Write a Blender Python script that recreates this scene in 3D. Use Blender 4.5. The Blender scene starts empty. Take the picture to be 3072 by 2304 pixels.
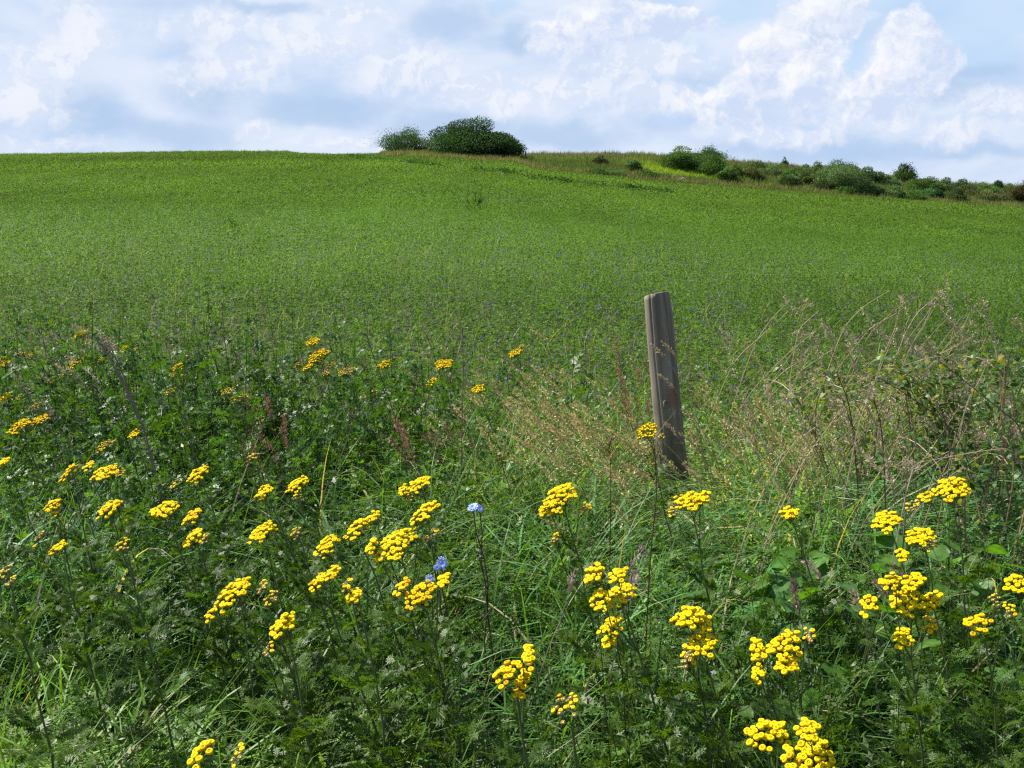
import bpy, math, random
import numpy as np
from mathutils import Vector

SC = bpy.context.scene
COL = SC.collection
rng = np.random.default_rng(7)
R = math.radians
K = 3072 / 2212.0            # some positions were measured at 2212 px width
F = 3294.0                   # focal length in 3072-px units
YH = 600.0                   # eye level row
EYE = 1.7
PITCH = math.atan((1152 - YH) / F)
CP, SP = math.cos(PITCH), math.sin(PITCH)

# ------------------------------------------------------------------ camera
cam_d = bpy.data.cameras.new("camera")
cam = bpy.data.objects.new("camera", cam_d)
COL.objects.link(cam)
cam.location = (0, 0, EYE)
cam.rotation_euler = (math.pi / 2 - PITCH, 0, 0)
cam_d.sensor_width = 36
cam_d.lens = 36 * F / 3072
cam_d.clip_start = 0.05
cam_d.clip_end = 6000
SC.camera = cam
SC.view_settings.view_transform = 'Standard'
SC.view_settings.look = 'None'
SC.view_settings.gamma = 1
SC.view_settings.exposure = 1.0
SC.render.engine = 'CYCLES'
SC.cycles.max_bounces = 5
SC.cycles.diffuse_bounces = 3
SC.cycles.glossy_bounces = 2
SC.cycles.transmission_bounces = 3
SC.cycles.use_denoising = False
SC.cycles.sample_clamp_indirect = 6
SC.cycles.pixel_filter_type = 'BLACKMAN_HARRIS'
SC.cycles.filter_width = 1.3

# ------------------------------------------------------------------ sun
SUN_DIR = Vector((-0.87, 0.49, 0)).normalized()
SUN_EL = R(50)
sdir = Vector((SUN_DIR.x * math.cos(SUN_EL), SUN_DIR.y * math.cos(SUN_EL), math.sin(SUN_EL)))
sl = bpy.data.lights.new("sun", 'SUN')
sl.energy = 5.0
sl.angle = R(0.53)
sl.color = (1.0, 0.95, 0.85)
so = bpy.data.objects.new("sun", sl)
so.rotation_euler = sdir.to_track_quat('Z', 'Y').to_euler()
so.location = (-20, 15, 30)
COL.objects.link(so)


# ------------------------------------------------------------------ pixel <-> world
def ray(px, py):
    xc = (px - 1536) / F
    yc = (1152 - py) / F
    return np.array([xc, CP + SP * yc, -SP + CP * yc])


def at_z(px, py, z):
    d = ray(px, py)
    return d * ((z - EYE) / d[2]) + np.array([0, 0, EYE])


def at_y(px, py, y):
    d = ray(px, py)
    return d * (y / d[1]) + np.array([0, 0, EYE])


def project(p):
    x, y, z = p[..., 0], p[..., 1], p[..., 2] - EYE
    zc = y * CP - z * SP
    yc = y * SP + z * CP
    zc = np.maximum(zc, 1e-3)
    return 1536 + F * x / zc, 1152 - F * yc / zc


def uslope(px, py):
    d = ray(px, py)
    return d[0] / d[1], d[2] / d[1]


# ------------------------------------------------------------------ world
world = bpy.data.worlds.new("World")
SC.world = world
world.use_nodes = True
nt = world.node_tree
nt.nodes.clear()


class G:
    """small helper for building node graphs"""
    def __init__(s, nt): s.nt = nt

    def n(s, t, **kw):
        nd = s.nt.nodes.new(t)
        for k, v in kw.items(): setattr(nd, k, v)
        return nd

    def put(s, sock, v):
        if isinstance(v, bpy.types.NodeSocket): s.nt.links.new(v, sock)
        elif v is not None: sock.default_value = v

    def m(s, op, a, b=None, c=None, clamp=False):
        nd = s.n('ShaderNodeMath', operation=op, use_clamp=clamp)
        s.put(nd.inputs[0], a)
        if b is not None: s.put(nd.inputs[1], b)
        if c is not None: s.put(nd.inputs[2], c)
        return nd.outputs[0]

    def vm(s, op, a, b=None, out=0):
        nd = s.n('ShaderNodeVectorMath', operation=op)
        s.put(nd.inputs[0], a)
        if b is not None: s.put(nd.inputs[1], b)
        return nd.outputs[out]

    def noise(s, vec, scale, detail=4, rough=0.5, dist=0.0, col=False):
        nd = s.n('ShaderNodeTexNoise')
        s.put(nd.inputs['Vector'], vec)
        nd.inputs['Scale'].default_value = scale
        nd.inputs['Detail'].default_value = detail
        nd.inputs['Roughness'].default_value = rough
        nd.inputs['Distortion'].default_value = dist
        return nd.outputs['Color' if col else 'Fac']

    def mr(s, v, a, b, c=0.0, d=1.0, smooth=True):
        nd = s.n('ShaderNodeMapRange', interpolation_type='SMOOTHSTEP' if smooth else 'LINEAR')
        s.put(nd.inputs[0], v)
        for i, x in enumerate((a, b, c, d)): s.put(nd.inputs[i + 1], x)
        return nd.outputs[0]

    def mix(s, f, a, b, blend='MIX'):
        nd = s.n('ShaderNodeMix', data_type='RGBA', blend_type=blend)
        s.put(nd.inputs[0], f)
        s.put(nd.inputs[6], a if isinstance(a, bpy.types.NodeSocket) else (*a, 1))
        s.put(nd.inputs[7], b if isinstance(b, bpy.types.NodeSocket) else (*b, 1))
        return nd.outputs[2]


def build_sky():
    g = G(nt)
    ST = 0.10
    EXP = 0.5          # the picture is exposed for the field, one stop up
    tc = g.n('ShaderNodeTexCoord').outputs['Generated']
    sx = g.n('ShaderNodeSeparateXYZ'); g.put(sx.inputs[0], tc)
    az = g.m('ARCTAN2', sx.outputs[0], sx.outputs[1])
    el = g.m('ARCSINE', sx.outputs[2])
    cb = g.n('ShaderNodeCombineXYZ'); g.put(cb.inputs[0], az); g.put(cb.inputs[1], el)
    p = cb.outputs[0]
    # billowing warp of the direction
    w1 = g.vm('SUBTRACT', g.noise(p, 11, 5, 0.6, col=True), (0.5, 0.5, 0.5))
    w2 = g.vm('SUBTRACT', g.noise(p, 45, 4, 0.6, col=True), (0.5, 0.5, 0.5))
    def sc(v, k):
        nd = g.n('ShaderNodeVectorMath', operation='SCALE'); g.put(nd.inputs[0], v); nd.inputs[3].default_value = k
        return nd.outputs[0]
    pw = g.vm('ADD', g.vm('ADD', p, sc(w1, 0.055)), sc(w2, 0.02))
    ps = g.vm('ADD', p, sc(w1, 0.05))

    def blobs(lst, q, soft=False):
        acc = None
        for (cx, cy, rx, ry) in lst:
            d = ray(cx * K, cy * K); d = d / np.linalg.norm(d)
            a0, e0 = math.atan2(d[0], d[1]), math.asin(d[2])
            v = g.vm('SUBTRACT', q, (a0, e0, 0))
            v = g.vm('MULTIPLY', v, (F / K / rx, F / K / ry, 0))
            l = g.m('SUBTRACT', 1.0, g.vm('LENGTH', v, out=1))
            if acc is None: acc = l
            else:
                nd = g.n('ShaderNodeMath', operation='SMOOTH_MAX')
                g.put(nd.inputs[0], acc); g.put(nd.inputs[1], l); nd.inputs[2].default_value = 0.25
                acc = nd.outputs[0]
        return acc
    solid = [(1965, 110, 66, 84), (1950, 190, 90, 62), (1890, 236, 95, 40), (1985, 62, 44, 36), (2020, 150, 50, 60),
             (1780, 45, 95, 66), (1715, 115, 100, 60), (1645, 185, 120, 56), (1560, 228, 100, 40), (1760, 200, 90, 50),
             (1330, 40, 130, 50), (1250, 75, 110, 40), (1492, 34, 80, 30), (1430, 60, 60, 30)]
    bright = [(1430, 125, 130, 50), (1330, 140, 130, 60), (1230, 200, 150, 40), (1440, 215, 160, 40), (1620, 280, 120, 26),
              (870, 150, 130, 60), (1015, 200, 90, 40), (1100, 225, 70, 24), (660, 100, 110, 45), (500, 150, 150, 50), (480, 60, 150, 40),
              (160, 70, 60, 80), (60, 215, 100, 60), (105, 120, 90, 45), (540, 268, 50, 18), (2065, 290, 80, 26), (1760, 282, 90, 22),
              (760, 30, 90, 30), (2150, 235, 90, 34), (60, 310, 160, 22), (800, 310, 160, 16)]
    dark = [(960, 45, 130, 48), (300, 275, 220, 42), (200, 230, 110, 70), (430, 190, 120, 60), (1210, 290, 210, 34), (700, 240, 190, 36),
            (2050, 200, 75, 45), (2110, 160, 80, 20), (1800, 318, 330, 38), (600, 25, 150, 22), (2100, 330, 200, 20), (1000, 270, 200, 30), (1120, 80, 50, 40)]
    blue = [(1990, 8, 280, 62), (1900, 12, 240, 45), (1600, 18, 90, 60), (1840, 130, 60, 90), (2130, 40, 200, 60), (1430, 5, 70, 28), (1090, 8, 40, 20),
            (2110, 120, 90, 50), (1500, 100, 60, 40)]
    bm = blobs(bright, pw)
    sm = blobs(solid, pw)
    dm = blobs(dark, ps)
    lm = blobs(blue, ps)
    fb = g.noise(p, 9, 7, 0.55, 0.4)
    st = g.vm('MULTIPLY', p, (1.0, 2.4, 1.0))
    fb2 = g.noise(st, 7, 6, 0.55, 0.3)
    fine = g.noise(pw, 34, 6, 0.62)
    # light falls on the clouds from the upper left
    off = g.vm('ADD', pw, (-0.006, 0.006, 0))
    fine2 = g.noise(off, 34, 6, 0.62)
    lit = g.m('MULTIPLY', g.m('SUBTRACT', fine, fine2), 3.6)

    def c(r, gg, b):
        f = lambda s: (s / 255 / 12.92 if s / 255 <= 0.04045 else ((s / 255 + 0.055) / 1.055) ** 2.4)
        return (f(r) / ST * EXP, f(gg) / ST * EXP, f(b) / ST * EXP)
    veil_lo = c(194, 216, 246)
    veil_hi = c(224, 235, 253)
    white = c(242, 245, 254)
    grey = c(182, 207, 239)
    bluec = c(190, 220, 251)
    veil = g.mix(g.mr(fb2, 0.34, 0.60), veil_lo, veil_hi)
    # low down the sky pales
    pale = g.mr(el, 0.0, 0.05, 0.45, 0.0)
    veil = g.mix(pale, veil, c(222, 232, 248))
    bl = g.mr(g.m('ADD', lm, g.m('MULTIPLY', g.m('SUBTRACT', fb, 0.5), 1.2)), -0.1, 0.6, 0, 0.65)
    veil = g.mix(bl, veil, bluec)
    dk = g.mr(g.m('ADD', dm, g.m('MULTIPLY', g.m('SUBTRACT', fb, 0.5), 1.6)), -0.15, 0.75, 0, 0.8)
    out = g.mix(dk, veil, grey)
    soft = g.mr(g.m('ADD', bm, g.m('MULTIPLY', g.m('SUBTRACT', fine, 0.5), 1.1)), -0.35, 0.75, 0, 0.85)
    out = g.mix(soft, out, g.mix(g.mr(g.m('ADD', fb, lit), 0.3, 0.75), c(222, 232, 251), white))
    sb = g.m('ADD', sm, g.m('MULTIPLY', g.m('SUBTRACT', fine, 0.5), 0.9))
    smask = g.mr(sb, -0.10, 0.26, 0, 0.92)
    # the side towards the sun is white, the far side blue-grey
    offs = g.vm('ADD', pw, (0.020, -0.012, 0))
    sm2 = blobs(solid, offs)
    shade = g.m('ADD', g.m('MULTIPLY', g.m('SUBTRACT', sm, sm2), -0.55), g.m('ADD', g.m('MULTIPLY', g.m('SUBTRACT', fb, 0.5), 1.1), lit))
    body = g.mix(g.mr(shade, -0.62, 0.52, 0.0, 1.0, False), c(208, 222, 248), c(252, 252, 255))
    out = g.mix(smask, out, body)
    # scattered clouds for the rest of the sky, clear blue between them
    skyt = g.n('ShaderNodeTexSky', sky_type='NISHITA')
    skyt.sun_disc = False
    skyt.sun_elevation = SUN_EL
    skyt.sun_rotation = math.atan2(SUN_DIR.x, SUN_DIR.y)
    skyt.air_density = 1.0
    skyt.dust_density = 1.0
    dn = g.noise(tc, 2.6, 6, 0.55)
    high = g.mix(g.mr(dn, 0.54, 0.72, 0, 0.6), skyt.outputs[0], c(225, 232, 245))
    f = g.mr(el, 0.22, 0.40)
    out = g.mix(f, out, high)
    below = g.mr(el, -0.03, 0.0)
    out = g.mix(below, c(60, 85, 45), out)
    bg = g.n('ShaderNodeBackground'); bg.inputs[1].default_value = ST
    g.put(bg.inputs[0], out)
    wo = g.n('ShaderNodeOutputWorld')
    g.put(wo.inputs[0], bg.outputs[0])


build_sky()


# ------------------------------------------------------------------ materials
def mat_leaf(name, rough=0.45, spec=0.5, trans=0.35, tgain=(1.25, 1.2, 0.6), nscale=60, namp=0.25):
    m = bpy.data.materials.new(name); m.use_nodes = True
    t = m.node_tree; t.nodes.clear(); g = G(t)
    at = g.n('ShaderNodeAttribute', attribute_name='tint').outputs['Color']
    pos = g.n('ShaderNodeNewGeometry').outputs['Position']
    nz = g.noise(pos, nscale, 3)
    v = g.mr(nz, 0.3, 0.7, 1 - namp, 1 + namp, False)
    cb = g.n('ShaderNodeCombineXYZ')
    for i in range(3): g.put(cb.inputs[i], v)
    colr = g.vm('MULTIPLY', at, cb.outputs[0])
    b = g.n('ShaderNodeBsdfPrincipled')
    g.put(b.inputs['Base Color'], colr)
    b.inputs['Roughness'].default_value = rough
    b.inputs['Specular IOR Level'].default_value = spec
    sh = b.outputs[0]
    if trans > 0:
        tr = g.n('ShaderNodeBsdfTranslucent')
        g.put(tr.inputs[0], g.vm('MULTIPLY', colr, tgain))
        mx = g.n('ShaderNodeMixShader'); mx.inputs[0].default_value = trans
        g.put(mx.inputs[1], sh); g.put(mx.inputs[2], tr.outputs[0]); sh = mx.outputs[0]
    o = g.n('ShaderNodeOutputMaterial'); g.put(o.inputs[0], sh)
    return m


M_LEAF = mat_leaf('leaf', 0.44, 0.26, 0.38, (1.6, 1.6, 0.4))
M_GRASS = mat_leaf('grass', 0.45, 0.26, 0.42, (1.6, 1.5, 0.5))
M_CROP = mat_leaf('crop', 0.6, 0.2, 0.45, (1.45, 1.45, 0.6), nscale=25)
M_FAR = mat_leaf('far_foliage', 0.65, 0.12, 0.40, (1.4, 1.4, 0.7), nscale=2.0, namp=0.3)
M_STRAW = mat_leaf('straw', 0.55, 0.35, 0.25, (1.1, 1.0, 0.8))
M_STEM = mat_leaf('stem', 0.5, 0.4, 0.0)
M_BUTTON = mat_leaf('flower_button', 0.75, 0.10, 0.12, (1.1, 1.0, 0.6), nscale=900, namp=0.14)
M_PETAL = mat_leaf('petal', 0.55, 0.3, 0.4, (1, 1, 1))


def mat_ground():
    m = bpy.data.materials.new('soil_and_turf'); m.use_nodes = True
    t = m.node_tree; t.nodes.clear(); g = G(t)
    pos = g.n('ShaderNodeNewGeometry').outputs['Position']
    at = g.n('ShaderNodeAttribute', attribute_name='tint').outputs['Color']
    n1 = g.noise(pos, 0.25, 5, 0.6); n2 = g.noise(pos, 6, 6, 0.7); n3 = g.noise(pos, 60, 4, 0.6)
    v = g.m('ADD', g.mr(n1, 0.3, 0.7, -0.15, 0.2, False), g.mr(n2, 0.3, 0.7, 0.65, 1.25, False))
    v = g.m('MULTIPLY', v, g.mr(n3, 0.3, 0.7, 0.8, 1.2, False))
    cb = g.n('ShaderNodeCombineXYZ')
    for i in range(3): g.put(cb.inputs[i], v)
    colr = g.vm('MULTIPLY', at, cb.outputs[0])
    b = g.n('ShaderNodeBsdfPrincipled'); g.put(b.inputs['Base Color'], colr)
    b.inputs['Roughness'].default_value = 0.95; b.inputs['Specular IOR Level'].default_value = 0.15
    bp = g.n('ShaderNodeBump'); bp.inputs['Strength'].default_value = 0.6; bp.inputs['Distance'].default_value = 0.05
    g.put(bp.inputs['Height'], n2); g.put(b.inputs['Normal'], bp.outputs[0])
    o = g.n('ShaderNodeOutputMaterial'); g.put(o.inputs[0], b.outputs[0])
    return m


def mat_wood():
    m = bpy.data.materials.new('weathered_wood'); m.use_nodes = True
    t = m.node_tree; t.nodes.clear(); g = G(t)
    obj = g.n('ShaderNodeTexCoord').outputs['Object']
    st = g.vm('MULTIPLY', obj, (34, 34, 1.6))
    n1 = g.noise(st, 1.0, 6, 0.65, 0.5)
    n2 = g.noise(obj, 9, 5, 0.6)
    n3 = g.noise(g.vm('MULTIPLY', obj, (220, 220, 7)), 1.0, 3, 0.6)
    c1 = g.mix(g.mr(n1, 0.22, 0.80), (0.092, 0.077, 0.060), (0.27, 0.235, 0.185))
    c2 = g.mix(g.mr(n2, 0.5, 0.72, 0, 0.55), c1, (0.11, 0.085, 0.06))
    sx = g.n('ShaderNodeSeparateXYZ'); g.put(sx.inputs[0], obj)
    # rusty brown stain at mid height on the front
    dv = g.vm('MULTIPLY', g.vm('SUBTRACT', obj, (0.015, -0.06, 0.89)), (22, 12, 13))
    stn = g.mr(g.m('ADD', g.vm('LENGTH', dv, out=1), g.m('MULTIPLY', n2, 0.8)), 0.6, 1.4, 0.6, 0.0)
    c3 = g.mix(stn, c2, (0.16, 0.055, 0.03))
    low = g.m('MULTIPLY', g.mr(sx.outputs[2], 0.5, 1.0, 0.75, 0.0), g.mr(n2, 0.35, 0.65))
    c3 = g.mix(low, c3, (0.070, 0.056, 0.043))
    # pale flecks
    fl = g.noise(g.vm('MULTIPLY', obj, (130, 130, 36)), 1.0, 1, 0.4)
    c4 = g.mix(g.mr(fl, 0.76, 0.80, 0, 0.7), c3, (0.42, 0.41, 0.38))
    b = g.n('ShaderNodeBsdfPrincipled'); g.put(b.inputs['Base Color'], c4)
    b.inputs['Roughness'].default_value = 0.85; b.inputs['Specular IOR Level'].default_value = 0.25
    bp = g.n('ShaderNodeBump'); bp.inputs['Strength'].default_value = 0.5; bp.inputs['Distance'].default_value = 0.003
    g.put(bp.inputs['Height'], g.m('ADD', n1, g.m('MULTIPLY', n3, 0.5))); g.put(b.inputs['Normal'], bp.outputs[0])
    o = g.n('ShaderNodeOutputMaterial'); g.put(o.inputs[0], b.outputs[0])
    return m


def mat_plain(name, c1, c2, scale, rough=0.8):
    m = bpy.data.materials.new(name); m.use_nodes = True
    t = m.node_tree; t.nodes.clear(); g = G(t)
    pos = g.n('ShaderNodeNewGeometry').outputs['Position']
    n1 = g.noise(pos, scale, 5, 0.6)
    b = g.n('ShaderNodeBsdfPrincipled'); g.put(b.inputs['Base Color'], g.mix(g.mr(n1, 0.35, 0.65), c1, c2))
    b.inputs['Roughness'].default_value = rough
    o = g.n('ShaderNodeOutputMaterial'); g.put(o.inputs[0], b.outputs[0])
    return m


M_GROUND = mat_ground()
M_WOOD = mat_wood()
M_BARK = mat_plain('bark', (0.06, 0.045, 0.035), (0.13, 0.10, 0.08), 8)
M_ROCK = mat_plain('pinkish_stone', (0.30, 0.21, 0.18), (0.50, 0.38, 0.33), 3)
M_DARKWOOD = mat_plain('dark_post_wood', (0.03, 0.027, 0.025), (0.07, 0.06, 0.05), 6)


# ------------------------------------------------------------------ mesh helpers
class Geo:
    """vertices, triangles, per-vertex colour"""
    def __init__(s): s.V = []; s.T = []; s.C = []; s.n = 0

    def add(s, v, t, c):
        v = np.asarray(v, float).reshape(-1, 3); t = np.asarray(t, int).reshape(-1, 3)
        c = np.asarray(c, float)
        if c.ndim == 1: c = np.tile(c, (len(v), 1))
        s.V.append(v); s.T.append(t + s.n); s.C.append(c); s.n += len(v)
        return s

    def arr(s):
        return np.concatenate(s.V), np.concatenate(s.T), np.concatenate(s.C)

    def inst(s, proto, P, Rm, S, tint=None):
        """copies of proto=(v,t,c) at P (n,3) with rotations Rm (n,3,3), scales S (n) and tints (n,3)"""
        v, t, c = proto
        n = len(P)
        if n == 0: return s
        vv = np.einsum('nij,kj->nki', Rm, v) * np.asarray(S).reshape(-1, 1, 1) + P[:, None, :]
        tt = t[None] + (np.arange(n) * len(v))[:, None, None]
        cc = np.tile(c[None], (n, 1, 1))
        if tint is not None: cc = cc * tint[:, None, :]
        return s.add(vv.reshape(-1, 3), tt.reshape(-1, 3), cc.reshape(-1, 3))

    def build(s, name, mat, parent=None, smooth=False):
        v, t, c = s.arr()
        if parent is not None: v = v - np.array(parent.location)
        me = bpy.data.meshes.new(name)
        me.vertices.add(len(v)); me.loops.add(len(t) * 3); me.polygons.add(len(t))
        me.vertices.foreach_set('co', v.astype(np.float32).ravel())
        me.loops.foreach_set('vertex_index', t.astype(np.int32).ravel())
        me.polygons.foreach_set('loop_start', np.arange(0, len(t) * 3, 3, dtype=np.int32))
        me.polygons.foreach_set('use_smooth', np.full(len(t), smooth))
        a = me.attributes.new('tint', 'FLOAT_COLOR', 'POINT')
        a.data.foreach_set('color', np.c_[np.clip(c, 0, 1), np.ones(len(c))].astype(np.float32).ravel())
        me.update(); me.validate()
        me.materials.append(mat)
        o = bpy.data.objects.new(name, me)
        COL.objects.link(o)
        if parent is not None: o.parent = parent
        return o


def tag(o, label=None, cat=None, group=None, kind=None):
    if label: o['label'] = label
    if cat: o['category'] = cat
    if group: o['group'] = group
    if kind: o['kind'] = kind
    return o


def root(name, loc, label, cat, group=None):
    o = bpy.data.objects.new(name, None)
    o.empty_display_size = 0.1
    COL.objects.link(o)
    o.location = [float(x) for x in loc]
    return tag(o, label, cat, group)


def rot_dir(D, roll=None):
    """matrices taking local +X to direction D (n,3), local +Z kept as upward as possible"""
    D = D / np.linalg.norm(D, axis=1, keepdims=True)
    up = np.tile([0, 0, 1.0], (len(D), 1))
    bad = np.abs(D[:, 2]) > 0.98
    up[bad] = [1, 0, 0]
    Y = np.cross(up, D); Y /= np.linalg.norm(Y, axis=1, keepdims=True)
    Z = np.cross(D, Y)
    if roll is not None:
        c, s_ = np.cos(roll)[:, None], np.sin(roll)[:, None]
        Y, Z = Y * c + Z * s_, Z * c - Y * s_
    return np.stack([D, Y, Z], axis=2)


def rot_up(yaw, tilt, tdir):
    """local +Z tilted by tilt towards azimuth tdir, after a spin of yaw"""
    cy, sy = np.cos(yaw), np.sin(yaw); z = np.zeros_like(yaw); o = z + 1
    A = np.stack([np.stack([cy, -sy, z], 1), np.stack([sy, cy, z], 1), np.stack([z, z, o], 1)], 1)
    ct, st = np.cos(tilt), np.sin(tilt)
    kx, ky = -np.sin(tdir), np.cos(tdir)
    B = np.stack([np.stack([ct + kx * kx * (1 - ct), kx * ky * (1 - ct), ky * st], 1),
                  np.stack([kx * ky * (1 - ct), ct + ky * ky * (1 - ct), -kx * st], 1),
                  np.stack([-ky * st, kx * st, ct], 1)], 1)
    return B @ A


def ribbon(P, W, side, col):
    """flat strip along P with half widths W"""
    P = np.asarray(P, float); n = len(P); W = np.asarray(W, float).reshape(-1, 1)
    side = np.asarray(side, float)
    if side.ndim == 1: side = np.tile(side, (n, 1))
    v = np.concatenate([P - side * W, P + side * W])
    t = []
    for i in range(n - 1):
        t += [(i, i + 1, n + i + 1), (i, n + i + 1, n + i)]
    return v, np.array(t), np.tile(np.asarray(col, float), (2 * n, 1))


def tube(P, Rr, col, seg=5):
    P = np.asarray(P, float); n = len(P); Rr = np.broadcast_to(np.asarray(Rr, float), (n,))
    T = np.gradient(P, axis=0); T /= np.linalg.norm(T, axis=1, keepdims=True) + 1e-9
    ref = np.where(np.abs(T[:, 2:3]) > 0.9, [[0, 1.0, 0]], [[0, 0, 1.0]])
    A = np.cross(T, ref); A /= np.linalg.norm(A, axis=1, keepdims=True) + 1e-9
    B = np.cross(T, A)
    th = np.arange(seg) / seg * 2 * math.pi
    v = P[:, None] + Rr[:, None, None] * (A[:, None] * np.cos(th)[None, :, None] + B[:, None] * np.sin(th)[None, :, None])
    t = []
    for i in range(n - 1):
        for j in range(seg):
            a, b = i * seg + j, i * seg + (j + 1) % seg
            t += [(a, b, b + seg), (a, b + seg, a + seg)]
    col = np.asarray(col, float)
    c = np.tile(col, (n * seg, 1)) if col.ndim == 1 else np.repeat(col, seg, axis=0)
    return v.reshape(-1, 3), np.array(t), c


def bez(a, b, c, n):
    t = np.linspace(0, 1, n)[:, None]
    return (1 - t) ** 2 * np.asarray(a) + 2 * t * (1 - t) * np.asarray(b) + t ** 2 * np.asarray(c)


# ------------------------------------------------------------------ terrain
def curve(pts):
    u, s = [], []
    for (x, y) in pts:
        y = y + (9 if x < 1180 else 13)      # the plants stand this much above the soil out there
        a, b = uslope(x, y); u.append(a); s.append(b)
    return np.array(u), np.array(s)


BU, BS = curve([(-400, 474), (0, 470), (300, 467), (600, 463), (860, 463), (900, 467), (1000, 470), (1180, 463), (1290, 467), (1425, 475), (1547, 481), (1600, 499),
                (1814, 521), (2064, 545), (2300, 562), (2578, 583), (3072, 618), (3500, 650)])
SU, SS = curve([(-400, 471), (0, 466), (300, 462), (600, 457), (860, 457), (900, 463), (1000, 466), (1180, 459), (1290, 455), (1425, 458), (1578, 468),
                (1744, 465), (1925, 465), (2008, 473), (2196, 487), (2335, 497), (2647, 535), (2855, 553), (3072, 563), (3500, 585)])
U_BANK = uslope(1180, 460)[0]
DB, WB = 100.0, 14.0


def H(x, y):
    x = np.asarray(x, float); y = np.asarray(y, float)
    yy = np.maximum(y, 5.0)
    u = np.clip(x / yy, -0.7, 0.7)
    sb = np.interp(u, BU, BS); ss = np.interp(u, SU, SS)
    zb = EYE + sb * DB; zs = EYE + ss * (DB + WB)
    t = np.clip((yy - 8) / (DB - 8), 0, 1)
    z1 = zb * (t - 0.10 * np.sin(t * math.pi) * 0 )
    k = np.clip((yy - DB) / WB, 0, 1); k = np.sin(k * math.pi / 2)
    z = z1 + (zs - zb) * k
    over = np.maximum(yy - DB - WB, 0)
    z = z - np.minimum(over * 0.07, 10 + over * 0.002)
    near = np.clip((12 - yy) / 8, 0, 1)
    z = z + 0.02 * np.sin(x * 2.1 + y) * near * (yy > 5)
    w = np.clip(yy / 40, 0, 1)
    z = z + 0.10 * w * np.sin(x * 0.13 + 1.0) * np.sin(y * 0.17) * np.clip((DB - yy) / 30, 0, 1)
    return z


def hit(px, py):
    """where the view ray meets the terrain"""
    d = ray(px, py)
    ys = np.linspace(2, DB + WB + 1, 4000)
    pts = d[None] / d[1] * ys[:, None] + np.array([0, 0, EYE])
    h = H(pts[:, 0], pts[:, 1])
    k = np.nonzero(pts[:, 2] <= h)[0]
    i = k[0] if len(k) else np.argmin(pts[:, 2] - h)
    return np.array([pts[i, 0], pts[i, 1], h[i]])


def fnoise(x, y, s, seed=0):
    """cheap smooth noise, -1..1"""
    r = np.random.default_rng(seed)
    out = 0
    for k in range(6):
        a = r.uniform(0, 2 * math.pi); f = s * r.uniform(0.6, 1.9); ph = r.uniform(0, 6.28)
        out = out + np.sin((x * math.cos(a) + y * math.sin(a)) * f + ph)
    return out / 3.2


def rough_mask(x, y):
    u = x / np.maximum(y, 1)
    return (u > U_BANK) & (y > DB - 0.3)


def yellow_patch(px, py):
    return np.exp(-(((px - 2030) / 130) ** 4) - (((py - (505 + (px - 1911) * 0.11)) / 17) ** 4))


def build_ground():
    ys = np.concatenate([np.linspace(-60, 4, 14), np.linspace(5, 12, 30), np.linspace(12.5, 90, 110), np.linspace(91, 125, 90),
                         np.geomspace(128, 5000, 30)])
    us = np.concatenate([np.linspace(-6, -1, 12), np.linspace(-0.9, 0.9, 261), np.linspace(1, 6, 12)])
    Yg, Ug = np.meshgrid(ys, us, indexing='ij')
    Xg = Ug * (np.maximum(Yg, 0) + np.clip(6 - Yg * 0.05, 0, 6))
    Z = H(Xg, Yg)
    v = np.stack([Xg, Yg, Z], -1).reshape(-1, 3)
    nx = len(us); t = []
    idx = np.arange(len(ys) * nx).reshape(len(ys), nx)
    a, b, c, d = idx[:-1, :-1].ravel(), idx[:-1, 1:].ravel(), idx[1:, 1:].ravel(), idx[1:, :-1].ravel()
    t = np.concatenate([np.stack([a, b, c], 1), np.stack([a, c, d], 1)])
    x, y = v[:, 0], v[:, 1]
    soil = np.array([0.045, 0.040, 0.022]); crop = np.array([0.055, 0.125, 0.018]); rough = np.array([0.15, 0.17, 0.06])
    k = np.clip((y - 8) / 25, 0, 1)[:, None]
    col = soil * (1 - k) + crop * k
    rm = rough_mask(x, y)[:, None]
    col = np.where(rm, rough, col)
    px, py = project(v)
    yp = (yellow_patch(px, py) * rm[:, 0])[:, None]
    col = col * (1 - yp) + np.array([0.13, 0.19, 0.03]) * yp
    g = Geo(); g.add(v, t, col)
    o = g.build('ground', M_GROUND, smooth=True)
    tag(o, kind='structure')


build_ground()


# ------------------------------------------------------------------ plant prototypes
def jit(n, base, amp, seed=None):
    r = rng if seed is None else np.random.default_rng(seed)
    val = r.normal(1, amp, (n, 1)); hue = r.normal(0, amp * 0.5, (n, 1))
    t = np.asarray(base) * val
    t = t * np.concatenate([1 + hue, np.ones((n, 1)), 1 - hue], 1)
    return np.clip(t, 0.003, 1)


def blade(length, width, bend, segs=6, twist=0.0, droop=1.0):
    """grass blade growing along +Z and arching over towards +X"""
    t = np.linspace(0, 1, segs + 1)
    ang = bend * t ** 1.3
    dx = np.sin(ang) * length / segs; dz = np.cos(ang) * length / segs
    x = np.concatenate([[0], np.cumsum(dx[1:])]); z = np.concatenate([[0], np.cumsum(dz[1:])])
    w = width * 0.5 * np.clip(1.15 - t ** 2.2 * 1.15, 0.03, 1) * np.clip(0.5 + t * 3, 0, 1)
    th = twist * t
    side = np.stack([np.sin(th) * 0.6, np.cos(th), np.sin(th) * 0.3], 1)
    P = np.stack([x, t * 0, z], 1)
    return ribbon(P, w, side, (1, 1, 1))


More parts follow.
